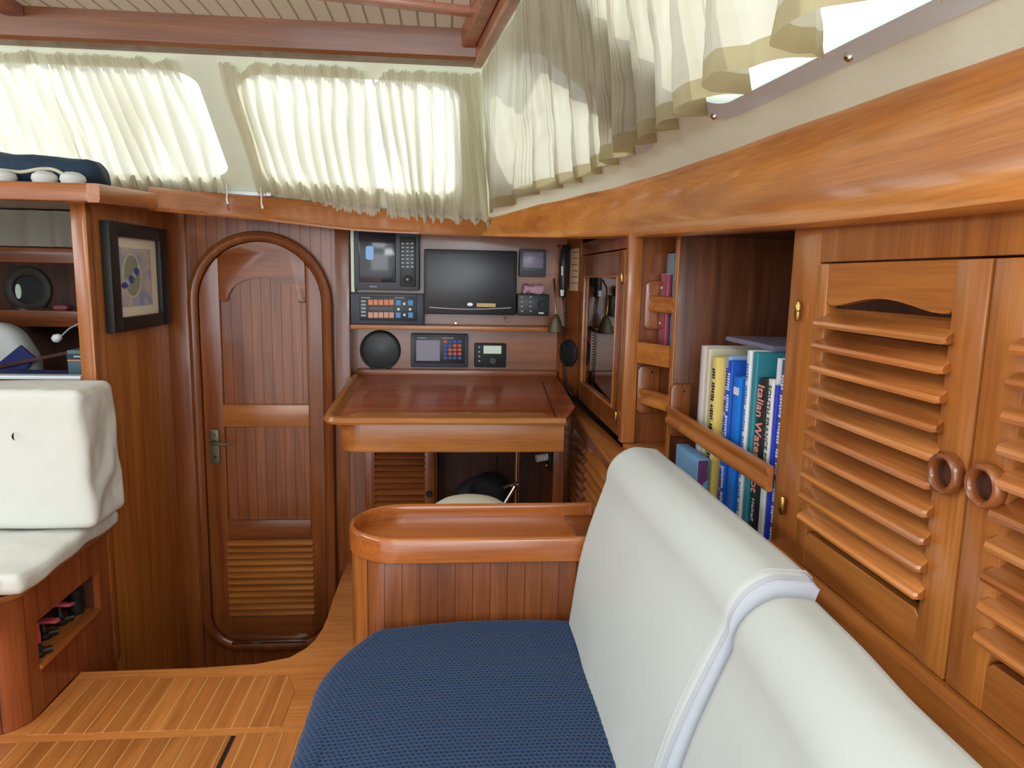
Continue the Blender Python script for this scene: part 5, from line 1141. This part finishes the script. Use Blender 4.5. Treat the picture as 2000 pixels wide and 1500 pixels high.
fcurtain('curtain', -0.742, -0.286, -0.750, -0.280, 12, 3.0, 'gathered cream curtain right of the bare window pillar, above the arched door', group=G, sag=((-0.675, 0.06, 0.022), (-0.58, 0.012, 0.01), (-0.30, 0.02, 0.012)), vbot=0.03, hem=lambda u: 0.17 * max(0, u - 0.35) / 0.65)
fcurtain('curtain', -0.262, 0.092, -0.254, 0.155, 11, 4.0, 'gathered cream curtain in the forward corner, above the instrument shelves', group=G, sag=((-0.245, 0.07, 0.02),), vbot=-0.02, hem=lambda u: 0.05 + 0.09 * math.sin(u * 3.1) , off=0.022)
# tie cords
for (a_, b_, lab) in ((P(441, 358, y=2.86), P(445, 399, y=2.84), 'thin cream tie cord hanging from the corner of the left gathered curtain'), (P(508, 366, y=2.86), P(513, 408, y=2.84), 'thin cream tie cord hanging at the lower left corner of the curtain above the door')):
    bm = B(); tube(bm, [a_, a_.lerp(b_, 0.35) + Vector((0.002, 0, 0)), a_.lerp(b_, 0.7) - Vector((0.002, 0, 0)), b_], [0.002, 0.0022, 0.003, 0.005], 8); single('tie_cord', bm, 'cord', lab, 'cord')
# starboard curtain: hangs off the side beam with deep folds
NSv = Vector(NS2).normalized()
def scurtain():
    bm = B(); uvl = bm.loops.layers.uv.new('UVMap'); nu, nv = 620, 46
    n = 12.5
    hemw = [(-2.92, Vector((0.04, 0, 0))), (-2.72, Vector((0.09, 0, 0))), (-2.46, Vector((0.10, 0, 0))), (-2.08, Vector((0.16, 0, 0))), (-1.74, Vector((0.185, 0, 0))), (-1.0, Vector((0.185, 0, 0))), (-0.6, Vector((0.185, 0, 0)))]
    topy = [(-2.92, 2.44), (-2.83, 1.95), (-2.72, 1.78), (-2.42, 1.47), (-2.11, 1.28), (-1.76, 1.11), (-1.53, 1.01), (-1.41, 0.95), (-1.0, 0.65), (-0.6, 0.4)]
    topy = [(a, Vector((b, 0, 0))) for a, b in topy]
    def f(u, v):
        y = lerp(2.915, 0.62, u); wb = interp(hemw, -y).x
        ph_ = (3.0 * (2.915 - y) + 1.85 * (1.915 ** 2 - max(0, y - 1) ** 2)) * 2 * math.pi + 0.9 * noise.noise(Vector((u * 6, 0, 3)))
        y_top = interp(topy, -y).x
        top = BB(y_top) + Vector((0.014, 0, -0.004)); bot = QQ(y, wb)
        p = top.lerp(bot, v)
        grow = min(1, u * 1.1 + 0.42); deep = 0.16 + 0.84 * v ** 1.4
        ph2 = ph_ + 0.9 * noise.noise(Vector((u * 14, v * 2.2, 8))) * (1 - 0.5 * v)
        wav = 0.5 - 0.5 * math.cos(ph2); wav = wav * wav * (3 - 2 * wav) * 0.7 + wav * 0.3
        amp_ = lerp(0.125, 0.21, max(0, min(1, (1.75 - y) / 0.6))) * grow * (0.8 + 0.5 * noise.noise(Vector((math.floor(u * n) * 1.7, 2, 2))))
        q = p + NSv * (0.012 + 0.010 * (1 - v)) + Vector((-1, 0, -0.12)) * (amp_ * deep * wav)
        q += Vector((0, 1, 0)) * (0.030 * v * grow * math.sin(ph2 * 1.0 + 0.6)) * (1 + max(0, min(1, (1.8 - y) / 0.7)))
        fine = 0.004 * math.sin(u * n * 7 * 2 * math.pi + 4 * noise.noise(Vector((u * 20, v * 3, 0)))) * (1 - v) ** 1.3
        crum = 0.010 * noise.noise(Vector((u * 34, v * 4, 1))) + 0.004 * noise.noise(Vector((u * 90, v * 14, 5)))
        q += NSv * (fine + crum)
        return q
    grid(bm, f, nu, nv, uvl, mi=lambda a, b: 1 if b > 0.90 else 0)
    me = bpy.data.meshes.new('side_curtain'); bm.to_mesh(me); bm.free()
    o = link('side_curtain', me, ['curtain_side', 'hem'], None, smooth=180)
    o['label'] = 'long striped sheer curtain with wavy hem hanging along the starboard window'; o['category'] = 'curtain'
scurtain()
